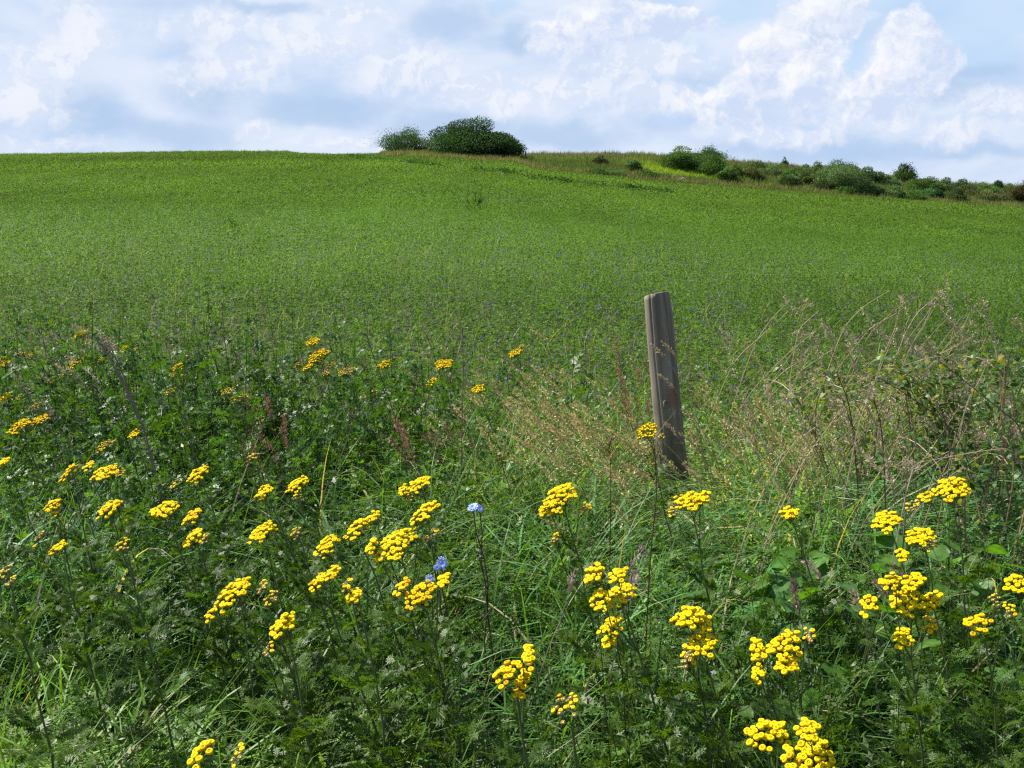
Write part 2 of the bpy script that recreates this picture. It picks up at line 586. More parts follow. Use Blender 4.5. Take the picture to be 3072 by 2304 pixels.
def leaflet(L, W, base, d, nrm, col, teeth=0):
    """pointed leaflet: 4 vertices (+ teeth) starting at base along d"""
    d = d / np.linalg.norm(d); s_ = np.cross(nrm, d); s_ /= np.linalg.norm(s_) + 1e-9
    v = [base, base + d * L * 0.45 + s_ * W, base + d * L, base + d * L * 0.45 - s_ * W]
    t = [(0, 1, 2), (0, 2, 3)]
    for k in range(teeth):
        f = (k + 1) / (teeth + 1) * 0.85
        for sg in (1, -1):
            b = base + d * L * f
            i = len(v)
            v += [b - d * L * 0.10, b + d * L * 0.10, b + d * L * 0.16 + s_ * sg * W * 2.4]
            t += [(i, i + 1, i + 2)]
    return np.array(v), np.array(t), np.tile(np.asarray(col, float), (len(v), 1))


def pinnate(L, npair, lw, r, teeth=0, droop=0.4):
    """feathery leaf along +X"""
    g = Geo()
    t = np.linspace(0, 1, 6)
    Pm = np.stack([t * L, t * 0, 0.18 * L * t - droop * L * t ** 2], 1)
    g.add(*ribbon(Pm, np.linspace(0.0018, 0.0006, 6), (0, 1, 0), (1.2, 1.2, 1.0)))
    for i in range(npair):
        f = 0.14 + 0.82 * i / (npair - 1)
        p = np.array([f * L, 0, 0.18 * L * f - droop * L * f * f])
        ll = lw * (math.sin(math.pi * min(1, f * 0.88 + 0.12)) ** 0.7 + 0.12) * r.uniform(0.85, 1.15)
        for sg in (1, -1):
            d = np.array([math.cos(R(52 + r.uniform(-8, 8))), sg * math.sin(R(52)), r.uniform(-0.35, 0.25)])
            g.add(*leaflet(ll, ll * (0.16 if teeth > 1 else 0.21), p, d, np.array([r.normal(0, 0.5), r.normal(0, 0.5), 1]), np.ones(3) * r.uniform(0.8, 1.2), teeth))
    g.add(*leaflet(lw * 0.5, lw * 0.09, Pm[-1], np.array([1, 0, -0.4]), np.array([0, 0, 1.0]), (1, 1, 1), 0))
    return g.arr()


pr = np.random.default_rng(3)
FERN_HI = [pinnate(0.13, 10, 0.032, pr, 3, d) for d in (0.15, 0.35, 0.5)]
FERN_LO = [pinnate(0.115, 6, 0.034, pr, 1, d) for d in (0.1, 0.3, 0.55)]
BLADES = [blade(1, w * 0.62, b, 7, tw) for (w, b, tw) in ((0.014, 0.8, 0.5), (0.014, 1.3, 0.8), (0.016, 1.7, -0.7), (0.018, 2.2, 0.4), (0.014, 1.4, 1.5), (0.02, 1.9, -1.2))]


def shoot(h, nleaf, protos, r, lscale=1.0, stemcol=(0.9, 0.7, 0.8), stemr=0.002):
    """leafy stem, leaves all round it, smaller towards the tip"""
    g = Geo()
    bx, by = r.uniform(-0.12, 0.12, 2) * h
    P = bez((0, 0, 0), (bx, by, h * 0.5), (bx * 2.2, by * 2.2, h), 6)
    g.add(*tube(P, np.linspace(stemr, stemr * 0.4, 6), stemcol, 3))
    f = np.sort(r.uniform(0.12, 1.0, nleaf))
    pos = np.stack([np.interp(f, np.linspace(0, 1, 6), P[:, k]) for k in range(3)], 1)
    az = np.arange(nleaf) * 2.4 + r.uniform(0, 6)
    el = np.interp(f, [0, 0.8, 1], [0.1, 0.5, 1.2]) + r.normal(0, 0.2, nleaf)
    D = np.stack([np.cos(az) * np.cos(el), np.sin(az) * np.cos(el), np.sin(el)], 1)
    S = np.interp(f, [0, 0.3, 0.75, 1], [0.8, 1.1, 0.75, 0.35]) * lscale * r.uniform(0.8, 1.2, nleaf)
    Rm = rot_dir(D, r.normal(0, 0.4, nleaf))
    ti = jit(nleaf, (1, 1, 1), 0.15)
    for i in range(len(protos)):
        k = np.arange(nleaf) % len(protos) == i
        g.inst(protos[i], pos[k], Rm[k], S[k], ti[k])
    return g.arr()


FERN_SHOOTS = [shoot(0.62 + 0.05 * i, 16, FERN_LO, pr, 0.95) for i in range(5)]


OVS = []


def oval(L, W, nseg=3):
    t = np.linspace(0, 1, nseg + 2)
    w = np.sin(np.pi * t ** 0.8) * W / 2
    w[0] = W * 0.06; w[-1] = 0.0004
    P = np.stack([t * L, t * 0, 0.12 * L * np.sin(t * 3.0)], 1)
    return ribbon(P, w, (0, 1, 0), (1, 1, 1))


OVS = [shoot(0.60 + 0.05 * i, 26, [oval(0.055, 0.014), oval(0.045, 0.020), oval(0.06, 0.011)], pr, 1.0) for i in range(4)]


def trifoliate(r, L=0.024):
    g = Geo()
    for a in (-1.1, 0, 1.1):
        d = np.array([math.cos(a), math.sin(a), r.uniform(-0.2, 0.35)])
        g.add(*leaflet(L, L * 0.27, np.array([0.008, 0, 0.0]) * (1 + math.cos(a)), d, np.array([r.uniform(-.3, .3), r.uniform(-.3, .3), 1.0]), np.ones(3) * r.uniform(0.85, 1.15)))
    return g.arr()


TRI = [trifoliate(pr) for _ in range(3)]
ALF = [shoot(0.46 + 0.03 * i, 15, TRI, pr, 1.35, (0.8, 0.9, 0.8), 0.0012) for i in range(5)]


def clump(n, h, w, r, size, lo=0.1):
    """rough little tuft of leaf faces for the distance"""
    g = Geo()
    for _ in range(n):
        p = np.array([r.uniform(-w, w), r.uniform(-w, w), r.uniform(lo, 1) * h])
        d = np.array([r.normal(), r.normal(), r.uniform(-0.3, 1.6)])
        g.add(*leaflet(size * r.uniform(0.7, 1.3), size * r.uniform(0.16, 0.3), p, d, r.normal(size=3), np.ones(3) * r.uniform(0.75, 1.25)))
    return g.arr()


MID = [clump(26, 0.42, 0.12, pr, 0.036, 0.25) for _ in range(5)]
FARM = [clump(15, 0.30, 0.16, pr, 0.060, 0.4) for _ in range(5)]
FARC = [clump(10, 0.30, 0.22, pr, 0.105, 0.3) for _ in range(5)]


def scatter_view(n, y0, y1, z, margin=1.12, power=2.0):
    """random ground points inside the view between two distances; density falls as 1/y^(power)"""
    w = rng.random(n)
    if power == 2.0: y = y0 * (y1 / y0) ** w
    else: y = np.sqrt(y0 ** 2 + w * (y1 ** 2 - y0 ** 2))
    x = rng.uniform(-0.48, 0.48, n) * margin * y + rng.uniform(-0.2, 0.2, n)
    return x, y


def place(geo, protos, x, y, z, s, tint, tilt=0.15, tiltdir=None, yaw=None):
    n = len(x)
    yaw = rng.uniform(0, 6.283, n) if yaw is None else yaw
    td = rng.uniform(0, 6.283, n) if tiltdir is None else tiltdir
    tl = np.abs(rng.normal(0, tilt, n)) if np.isscalar(tilt) else tilt
    Rm = rot_up(yaw, tl, td)
    P = np.stack([x, y, z], 1)
    k = rng.integers(0, len(protos), n)
    for i, p in enumerate(protos):
        m = k == i
        geo.inst(p, P[m], Rm[m], s[m], tint[m])


# ------------------------------------------------------------------ the crop field
C_CROP = np.array([0.073, 0.147, 0.019])


def crop_tint(x, y, n):
    ti = jit(n, C_CROP, 0.07)
    v = 1 + 0.17 * fnoise(x * 0.6, y, 0.12, 5) + 0.12 * fnoise(x, y * 0.5, 0.7, 6) + 0.08 * fnoise(x, y, 2.0, 7)
    ti = ti * np.clip(v, 0.6, 1.5)[:, None]
    k = np.clip((y - 15) / 50, 0, 1)[:, None]          # the young growth up the slope is yellower
    ti = ti * (1 + k * np.array([0.10, -0.03, -0.10]))
    return ti


def build_field():
    g = Geo()
    x, y = scatter_view(7500, 5.6, 15, 0, power=0)
    keep = rng.random(len(x)) < np.clip(1.25 - (y - 6) / 22, 0.6, 1)
    x, y = x[keep], y[keep]
    place(g, ALF, x, y, H(x, y), rng.uniform(0.75, 1.12, len(x)), crop_tint(x, y, len(x)), 0.2)
    x, y = scatter_view(17000, 14, 34, 0, power=0)
    place(g, MID, x, y, H(x, y), rng.uniform(0.85, 1.1, len(x)), crop_tint(x, y, len(x)), 0.12)
    o = g.build('alfalfa_crop', M_CROP)
    tag(o, 'green flowering alfalfa crop filling the field behind the verge', 'crop', kind='stuff')
    # distant crop up to the crest
    g = Geo()
    for (n, y0, y1, protos) in ((42000, 32, 62, FARM), (62000, 58, DB + WB + 6, FARC)):
        x, y = scatter_view(n, y0, y1, 0, power=0)
        k = ~rough_mask(x, y)
        x, y = x[k], y[k]
        s = rng.uniform(0.75, 1.15, len(x))
        place(g, protos, x, y, H(x, y) - 0.02, s, crop_tint(x, y, len(x)), 0.1)
    o = g.build('distant_crop', M_CROP)
    tag(o, 'short green crop running up the slope to the skyline', 'crop', kind='stuff')
    # pale seeding grass standing among the crop
    g = Geo()
    x, y = scatter_view(5200, 6.5, 30, 0, power=2.0)
    ti = np.where(rng.random((len(x), 1)) < 0.45, jit(len(x), (0.30, 0.30, 0.17), 0.2), jit(len(x), (0.10, 0.17, 0.04), 0.2))
    place(g, BLADES[:5], x, y, H(x, y), rng.uniform(0.38, 0.68, len(x)), ti, 0.3)
    o = g.build('field_grass', M_GRASS)
    tag(o, 'thin pale grass blades among the alfalfa', 'grass', kind='stuff')
    # violet flower heads
    g = Geo()
    r = np.random.default_rng(9)
    fl = []
    for _ in range(3):
        q = Geo()
        for i in range(14):
            a = r.uniform(0, 6.28); zz = r.uniform(0, 0.022)
            q.add(*leaflet(0.010, 0.0035, np.array([0, 0, zz]), np.array([math.cos(a), math.sin(a), 0.7]), r.normal(size=3), np.ones(3) * r.uniform(0.7, 1.3)))
        fl.append(q.arr())
    x, y = scatter_view(4200, 6.2, 22, 0, power=2.0)
    px, py = project(np.stack([x, y, H(x, y) + 0.5], 1))
    dens = 0.25 + 0.75 * np.exp(-((px - 2000) / 900) ** 2) + 0.25 * fnoise(x, y, 1.1, 3)
    dens = dens * np.clip(0.55 + 0.5 * fnoise(x, y, 2.5, 8), 0, 1)
    k = rng.random(len(x)) < dens
    x, y = x[k], y[k]
    ti = jit(len(x), (0.15, 0.115, 0.29), 0.25)
    place(g, fl, x, y, H(x, y) + rng.uniform(0.40, 0.55, len(x)), np.interp(y, [6, 12, 30], [0.9, 1.15, 1.5]) * rng.uniform(0.8, 1.2, len(x)), ti, 0.4)
    o = g.build('alfalfa_flowers', M_PETAL)
    tag(o, 'small violet alfalfa flowers dotted through the crop', 'flowers', kind='stuff')


build_field()


def build_tramline():
    """a strip of taller darker weeds running through the far crop"""
    g = Geo()
    pts = [(1040, 478), (1130, 488), (1250, 502), (1330, 512), (1480, 527), (1560, 537), (1650, 551), (1760, 564), (1900, 577), (2040, 592)]
    r = np.random.default_rng(21)
    P = np.array([hit(*p) for p in pts])
    for i in range(1700):
        t = r.uniform(0, len(P) - 1.001); k = int(t); f = t - k
        dens = 0.35 + 0.65 * math.sin(t * 5.3) * math.sin(t * 2.1 + 1)
        if r.random() > dens + 0.15: continue
        p = P[k] * (1 - f) + P[k + 1] * f + np.array([r.normal(0, 0.2), r.normal(0, 0.16), 0])
        p[2] = H(p[0], p[1])
        n1 = 1
        g.inst(FARC[i % 5], p[None], rot_up(np.array([r.uniform(0, 6)]), np.zeros(1), np.zeros(1)), [r.uniform(0.6, 1.55)], jit(1, (0.030, 0.082, 0.013), 0.2))
    o = g.build('weed_strip', M_CROP)
    tag(o, 'dark line of taller weeds along a track across the far crop', 'weeds', kind='stuff')


build_tramline()


def weed_tufts():
    P = [(139, 531, 0.45), (430, 552, 0.6), (476, 580, 0.4), (562, 614, 0.6), (600, 545, 0.45), (656, 597, 0.35), (726, 635, 0.5), (1423, 646, 0.85),
         (700, 700, 0.45), (1110, 560, 0.4), (1800, 660, 0.35), (2180, 620, 0.35)]
    W_ = ['first', 'second', 'third', 'fourth', 'fifth', 'sixth', 'seventh', 'eighth', 'ninth', 'tenth', 'eleventh', 'twelfth']
    r = np.random.default_rng(8)
    for i, (px, py, h) in enumerate(sorted(P)):
        b = hit(px, py)
        g = Geo()
        sz_ = 0.6 if h > 0.8 else 0.42
        for k in range(46):
            p = b + np.array([r.normal(0, 0.08 * (1 + (h > 0.55)) * sz_), r.normal(0, 0.04), r.uniform(0.02, 0.2)])
            g.add(*leaflet(h * sz_ * r.uniform(0.4, 1.2), 0.02, p, np.array([r.normal(0, 0.6), r.normal(0, 0.5), 1.0]), r.normal(size=3), np.array([0.042, 0.092, 0.016]) * r.uniform(0.7, 1.3)))
        tag(g.build('weed_tuft', M_CROP), ('tallest dark weed tuft, standing alone mid field' if h > 0.8 else W_[i] + ' from the left of the dark weed tufts in the far crop'), 'weed tuft', 'dark weed tufts in the far crop')


weed_tufts()


def build_rough():
    g = Geo()
    r = np.random.default_rng(31)
    tuft = []
    for _ in range(5):
        q = Geo()
        for i in range(9):
            a = r.uniform(0, 6.28)
            d = np.array([math.cos(a) * r.uniform(0.1, 0.6), math.sin(a) * r.uniform(0.1, 0.6), 1])
            q.add(*leaflet(r.uniform(0.35, 0.75), 0.022, np.array([r.uniform(-.2, .2), r.uniform(-.2, .2), 0]), d, r.normal(size=3), np.ones(3) * r.uniform(0.75, 1.25)))
        tuft.append(q.arr())
    n = 42000
    y = r.uniform(DB - 0.6, DB + WB + 5, n); u = r.uniform(U_BANK - 0.01, 0.53, n); x = u * y
    z = H(x, y)
    px, py = project(np.stack([x, y, z], 1))
    c1 = np.array([0.125, 0.175, 0.050]); c2 = np.array([0.185, 0.165, 0.08]); c3 = np.array([0.070, 0.135, 0.035]); c4 = np.array([0.26, 0.36, 0.035])
    a = np.clip(0.30 + 0.5 * fnoise(x, y * 2, 0.35, 2), 0, 1)[:, None]; b = np.clip(0.3 + 0.7 * fnoise(x, y, 0.5, 12), 0, 1)[:, None]
    ti = (c1 * (1 - a) + c2 * a) * (1 - b * 0.8) + c3 * b * 0.8
    edge = np.clip(1 - (y - DB) / 1.6, 0, 1)[:, None] * 0.6
    ti = ti * (1 - edge) + c2 * 1.2 * edge
    yp = yellow_patch(px, py)[:, None]
    ti = ti * (1 - yp) + c4 * yp
    ti = ti * jit(n, (1, 1, 1), 0.2)
    place(g, tuft, x, y, z, r.uniform(0.5, 1.1, n) * (1 - 0.4 * yp[:, 0]), ti, 0.15)
    # thin fringe of seed heads along the skylines
    m = 5200
    u = r.uniform(-0.56, 0.53, m); y = DB + WB + r.uniform(-4, 1.5, m); x = u * y
    col = np.where((u > U_BANK)[:, None], [[0.17, 0.17, 0.085]], [[0.10, 0.20, 0.03]]) * jit(m, (1, 1, 1), 0.2)
    sz = np.where(u > U_BANK, r.uniform(0.8, 1.5, m), r.uniform(0.5, 0.85, m))
    place(g, tuft, x, y, H(x, y), sz, col, 0.1)
    o = g.build('rough_grass', M_FAR)
    tag(o, 'rough brown and green grass on the far bank and skyline', 'grass', kind='stuff')


build_rough()


# ------------------------------------------------------------------ far bushes, posts, stone
def bush(name, x0, x1, ytop, ybase, label, cat='bush', col=(0.035, 0.075, 0.022), group='bushes along the far bank', seed=0, loose=0.0, lumps=None, dens=1.0, base=None, depth=0.8, leafsize=0.105, peak=2.0):
    r = np.random.default_rng(100 + seed)
    b = hit((x0 + x1) / 2, ybase) if base is None else base
    D = b[1]; b = b.copy(); b[2] = H(b[0], b[1])
    W = (x1 - x0) / F * D; Ht = (ybase - ytop) / F * D
    rt = root(name, b, label, cat, group)
    g = Geo()
    nl = lumps or max(4, int(W * 2.2))
    # lumps over a dome
    Ls = []
    for i in range(nl):
        fx = r.uniform(-0.42, 0.42); top = (1 - (abs(fx) * 1.95) ** peak) * 0.80
        Ls.append((fx * W, r.uniform(-0.35, 0.35) * W * depth, Ht * r.uniform(0.15, max(0.3, top)), W * r.uniform(0.12, 0.28), Ht * r.uniform(0.15, 0.34)))
    Ls.append((0, 0, Ht * 0.32, W * 0.46, Ht * 0.34))
    Ls.append((W * r.uniform(-0.15, 0.2), 0, Ht * 0.78, W * 0.16, Ht * 0.22))
    n = int(np.clip(W * Ht * 1900 * dens, 1600, 70000))
    wts = np.array([l[3] ** 2 for l in Ls]); wts /= wts.sum()
    k = r.choice(len(Ls), n, p=wts); L = np.array(Ls)[k]
    d = r.normal(size=(n, 3)); d /= np.linalg.norm(d, axis=1, keepdims=True)
    rad = r.uniform(0.5, 1.08, n) ** 0.6
    spike = 1 + loose * np.abs(r.normal(0, 0.35, n)) * (d[:, 2] > 0)
    P = np.stack([L[:, 0] + d[:, 0] * L[:, 3] * rad * spike, L[:, 1] + d[:, 1] * L[:, 3] * rad, L[:, 2] + d[:, 2] * L[:, 4] * rad * spike], 1)
    keep = P[:, 2] > 0.02
    P = P[keep]; d = d[keep]; n = len(P)
    sz = leafsize * r.uniform(0.7, 1.3, n)
    dd = d + r.normal(0, 0.8, (n, 3)) + np.array([0, 0, 0.5])
    lump_t = 1 + 0.3 * r.normal(size=len(Ls)); ti = jit(n, col, 0.2) * lump_t[k[keep]][:, None]  # random tone per lump: lit and shaded masses put into the leaf colour
    lf = leaflet(1, 0.36, np.zeros(3), np.array([1.0, 0, 0]), np.array([0, 0, 1.0]), (1, 1, 1))
    lf = (lf[0], lf[1], lf[2])
    g.inst(lf, P + b, rot_dir(dd, r.uniform(0, 6.28, n)), sz, ti)
    g.build('crown', M_FAR, rt)
    q = Geo()
    for i in range(5):
        l = Ls[i % len(Ls)]
        q.add(*tube(bez((r.uniform(-.1, .1), 0, -0.15), (l[0] * 0.3, l[1] * 0.3, l[2] * 0.5), (l[0] * 0.9, l[1] * 0.9, l[2]), 6) + b, np.linspace(0.03 + 0.02 * Ht, 0.012, 6), (0.08, 0.06, 0.05), 5))
    q.build('trunk', M_BARK, rt)
    return rt


def far_objects():
    dk = (0.045, 0.095, 0.034)
    md = (0.070, 0.135, 0.036)
    gy = (0.095, 0.155, 0.062)
    base1 = hit(1410, 474); base0 = hit(1220, 462)
    # the big bush: several overlapping lumps of one wide crown
    bush('hawthorn_bush', 1272, 1528, 366, 480, 'largest domed dark bush on the skyline', col=(0.030, 0.064, 0.024), seed=1, lumps=30, base=base1, depth=0.4, loose=0.25, peak=1.5, dens=1.6, leafsize=0.12)
    bush('leaning_bush', 1158, 1290, 386, 464, 'loose airy bush left of the largest domed bush', col=dk, seed=2, loose=1.3, lumps=8, dens=0.75, base=base0)
    B = [
        (2004, 2130, 446, 505, 'rounded leafy bush at left of the three crowded ones above the yellow patch', md, 3, 0.6, None),
        (2085, 2164, 437, 482, 'spiky bush rising highest behind the rounded one on the bank', dk, 4, 1.2, None),
        (2106, 2178, 470, 528, 'dark low bush in front of the spiky one at the yellow patch end', md, 5, 0.4, None),
        (2194, 2230, 502, 534, 'small lone shrub on the slope right of the crowded bushes', md, 6, 0.4, None),
        (2343, 2364, 476, 512, 'thin upright sapling on the bank skyline', md, 7, 0.8, 'sapling'),
        (2278, 2342, 497, 530, 'low grey green bush left of the thin sapling', gy, 8, 0.4, None),
        (2342, 2396, 510, 548, 'round bush below the thin sapling', md, 9, 0.4, None),
        (2416, 2476, 492, 540, 'grey green bush left of the dark topped thicket', gy, 10, 0.5, None),
        (2478, 2560, 487, 530, 'dark spiky topped bush crowning the wide thicket', dk, 11, 1.0, None),
        (2460, 2596, 505, 572, 'wide grey green bush in the middle of the thicket', gy, 12, 0.3, None),
        (2552, 2630, 507, 552, 'dark bush sloping down right side of the thicket', dk, 13, 0.5, None),
        (2580, 2648, 552, 589, 'dark low bush touching the crop edge under the thicket', dk, 14, 0.3, None),
        (2682, 2738, 499, 555, 'lone round bush standing clear on the right skyline', md, 15, 0.9, None),
        (2735, 2812, 536, 578, 'broad low bush right of the lone round bush', md, 16, 0.5, None),
        (2764, 2815, 556, 598, 'dark bush low on the slope under the broad low bush', dk, 17, 0.3, None),
        (2800, 2850, 539, 581, 'pale feathery bush between two darker ones on the right bank', gy, 18, 0.8, None),
        (2846, 2910, 543, 577, 'low dark bush on the skyline right of the pale feathery bush', dk, 19, 0.5, None),
        (2926, 2984, 552, 585, 'small bush at left of the last cluster on the right skyline', md, 20, 0.5, None),
        (2968, 3006, 547, 577, 'darkest tuft shaped bush peeking up in the last cluster', dk, 21, 0.6, None),
        (3004, 3044, 556, 586, 'squat bush just before the right edge of the bank', md, 22, 0.4, None),
        (3036, 3110, 541, 612, 'tall reddish brown green bush cut by the right picture edge', (0.065, 0.062, 0.030), 23, 0.9, None),
        (1878, 1918, 487, 516, 'small dark shrub at left end of the yellow green patch', dk, 24, 0.5, None),
        (1915, 1972, 512, 536, 'low dark shrub under the yellow green patch', md, 25, 0.3, None),
        (1784, 1822, 471, 500, 'small brownish shrub on the grassy mound top', (0.075, 0.075, 0.035), 26, 0.6, None),
        (1768, 1858, 508, 526, 'long low shrub at the foot of the grassy mound', md, 27, 0.3, None),
        (2640, 2700, 560, 597, 'low green bush hugging the crop edge right of the thicket', gy, 28, 0.3, None),
        (2230, 2290, 512, 542, 'flat olive bush on the open slope', (0.075, 0.095, 0.035), 29, 0.3, None),
        (2396, 2446, 520, 556, 'olive bush at the foot of the wide thicket', (0.065, 0.09, 0.035), 30, 0.3, None),
        (2440, 2500, 540, 572, 'olive scrub low at left foot of the thicket', (0.055, 0.085, 0.03), 31, 0.3, None),
        (2860, 2930, 560, 590, 'faded olive scrub under the low dark skyline bush', (0.085, 0.10, 0.045), 32, 0.3, None),
    ]
    B += [
        (2620, 2690, 528, 560, 'low olive bush on the skyline between the thicket and the lone round bush', gy, 40, 0.4, None),
        (2240, 2300, 488, 516, 'fuzzy low bush on the skyline left of the low grey green one', gy, 41, 0.5, None),
        (2390, 2430, 498, 522, 'tiny skyline bush between the sapling and the grey green bush', md, 42, 0.5, None),
        (2500, 2570, 548, 584, 'dark green bush at the front foot of the wide thicket', md, 43, 0.3, None),
        (2700, 2770, 575, 604, 'flattened dark bush at the crop edge right of centre of the right bank', md, 44, 0.3, None),
        (2830, 2890, 568, 606, 'dull green bush at the crop edge below the pale feathery one', gy, 45, 0.3, None),
        (2930, 3010, 574, 604, 'sparse olive scrub before the last cluster', (0.10, 0.12, 0.055), 46, 0.4, None),
        (2150, 2200, 505, 545, 'small olive bush touching the dark low bush beside the yellow patch', md, 47, 0.4, None),
        (2340, 2400, 528, 560, 'scrubby green bush at the crop edge below the round bush', gy, 48, 0.3, None),
    ]
    for (a, b, c, d, lab, col, sd, lo, nm) in B:
        if nm is None:
            w_ = (b - a) * 0.10; a -= w_; b += w_; c -= 3; d += 2
        bush(nm or 'bush', a, b, c, d, lab, col=col, seed=sd, loose=lo, cat='sapling' if nm else 'bush')
    # grassy mound shoulder between the two skyline bushes
    # far fence posts
    for (px, top, bot, lab, gr) in ((1576, 455, 492, 'thin dark fence post on the skyline right of the big bush', None), (1196, 436, 464, 'short dark fence post in front of the loose airy bush', None)):
        b = hit(px, bot if px > 1500 else 463)
        h = (bot - top) / F * b[1]
        g = Geo()
        lean = 0.02 if px > 1500 else 0.12
        P = np.array([[0, 0, -0.3], [lean * 0.3, 0, h * 0.3], [lean * 0.7, 0, h * 0.7], [lean, 0, h - 0.02], [lean, 0, h]]) + b
        g.add(*tube(P, [0.075, 0.075, 0.07, 0.068, 0.02], (0.05, 0.045, 0.04), 8))
        o = g.build('fence_post', M_DARKWOOD)
        tag(o, lab, 'fence post', 'far fence posts')
    # stone heap
    b = hit(2047, 545)
    r = np.random.default_rng(5)
    g = Geo()
    n1, n2 = 12, 18
    V = []
    for i in range(n1 + 1):
        for j in range(n2):
            a = j / n2 * 2 * math.pi; ph = i / n1 * math.pi / 2
            q = np.array([math.cos(a) * math.cos(ph) * 0.62, math.sin(a) * math.cos(ph) * 0.5, math.sin(ph) * 0.42])
            q *= 1 + 0.12 * math.sin(a * 3 + ph * 4) + r.uniform(-0.05, 0.05)
            q[2] *= 1 - 0.45 * (q[0] > 0) * abs(q[0]) / 0.6
            V.append(q)
    T = []
    for i in range(n1):
        for j in range(n2):
            p, q = i * n2 + j, i * n2 + (j + 1) % n2
            T += [(p, q, q + n2), (p, q + n2, p + n2)]
    g.add(np.array(V) + b + np.array([0, 0, -0.05]), T, (1, 1, 1))
    tag(g.build('boulder', M_ROCK), 'pale pinkish boulder at the crop edge below the bank', 'boulder')


far_objects()


# ------------------------------------------------------------------ wooden post
def build_post():
    D = 4.6
    top = at_y(1972, 884, D); low = at_y(2017, 1300, D)
    ax = (top - low); ax /= np.linalg.norm(ax)
    base = top - ax * (top[2] / ax[2])
    L = np.linalg.norm(top - base)
    nr, ns = 70, 120
    V = []
    for i in range(nr + 1):
        f = i / nr
        rad = 0.0655 - 0.0085 * f
        bow = 0.012 * math.sin(f * math.pi)
        for j in range(ns):
            a = j / ns * 2 * math.pi
            # facing the viewer is a = -90 deg
            rr = rad * (1 + 0.005 * math.sin(3 * a + 1) + 0.004 * math.sin(7 * a + f * 3) + 0.004 * math.sin(f * 31 + a * 2))
            dcrk = math.atan2(math.sin(a - R(-128 - 3 * math.sin(f * 9))), math.cos(a - R(-128 - 3 * math.sin(f * 9))))
            rr -= 0.004 * math.exp(-(dcrk / 0.05) ** 2) * min(1, max(0, (f - 0.35) * 4))
            d2 = math.atan2(math.sin(a - R(-70)), math.cos(a - R(-70)))
            rr -= 0.0004 * math.exp(-(d2 / 0.07) ** 2) * (0.5 + 0.5 * math.sin(f * 11))
            z = f * L
            if f > 0.93 and math.cos(a - R(-20)) > 0.4:      # chipped corner at the top right
                rr -= 0.012 * (f - 0.93) / 0.07 * (math.cos(a - R(-20)) - 0.4)
            z += (0.001 * math.sin(a * 2 + 0.5) + 0.004 * math.cos(a) - 0.012 * math.sin(a)) * (f ** 12)
            V.append((rr * math.cos(a) - bow, rr * math.sin(a), z))
    T = []
    for i in range(nr):
        for j in range(ns):
            p, q = i * ns + j, i * ns + (j + 1) % ns
            T += [(p, q, q + ns), (p, q + ns, p + ns)]
    last = nr * ns
    V = np.array(V)
    # end grain
    cap = []
    for k, (s, dz) in enumerate(((0.93, 0.002), (0.6, 0.001), (0.3, 0.0025))):
        ring = V[last:last + ns].copy(); c0 = ring.mean(0)
        ring = c0 + (ring - c0) * s; ring[:, 2] += dz; cap.append(ring)
    n0 = len(V)
    V = np.concatenate([V] + cap + [V[last:last + ns].mean(0)[None]])
    prev = last
    for k in range(3):
        s0 = n0 + k * ns
        for j in range(ns):
            a, b = prev + j, prev + (j + 1) % ns
            c, d = s0 + j, s0 + (j + 1) % ns
            T += [(a, b, d), (a, d, c)]
        prev = s0
    for j in range(ns): T.append((prev + j, prev + (j + 1) % ns, len(V) - 1))
    rt = root('wooden_post', base, 'weathered grey brown round post leaning left in the tall grass', 'fence post')
    zax = Vector(ax); rt.rotation_mode = 'QUATERNION'
    rt.rotation_quaternion = Vector((0, 0, 1)).rotation_difference(zax)

    def loc(geo, nm, mat):
        o = geo.build(nm, mat, None, smooth=(nm == 'shaft')); o.parent = rt; return o
    g = Geo(); g.add(V, T, (1, 1, 1)); loc(g, 'shaft', M_WOOD)
    # knot with a hollow below it
    g = Geo()
    kz = (np.linalg.norm(at_y(2003, 1203, D) - base))
    n = 14
    rings = [(0.016, 0.000), (0.014, 0.006), (0.009, 0.008), (0.005, 0.003), (0.0005, 0.001)]
    V = []; T = []
    ca = R(-97)
    for (rr, h) in rings:
        for j in range(n):
            a = j / n * 2 * math.pi
            V.append((0.0605 * math.cos(ca) + rr * math.cos(a) - 0.010, -0.058 - h, kz + rr * 1.35 * math.sin(a)))
    for i in range(len(rings) - 1):
        for j in range(n):
            p, q = i * n + j, i * n + (j + 1) % n
            T += [(p, q, q + n), (p, q + n, p + n)]
    g.add(V, T, (1, 1, 1)); loc(g, 'knot', M_WOOD)
    g = Geo()
    P = np.array([(0.004, -0.062, kz - 0.022), (0.006, -0.0665, kz - 0.04), (0.007, -0.0665, kz - 0.06), (0.005, -0.063, kz - 0.075)])
    g.add(*tube(P, [0.001, 0.0035, 0.003, 0.001], (0.42, 0.33, 0.22), 6)); loc(g, 'splinter', M_STRAW)
    return base


POST_BASE = build_post()


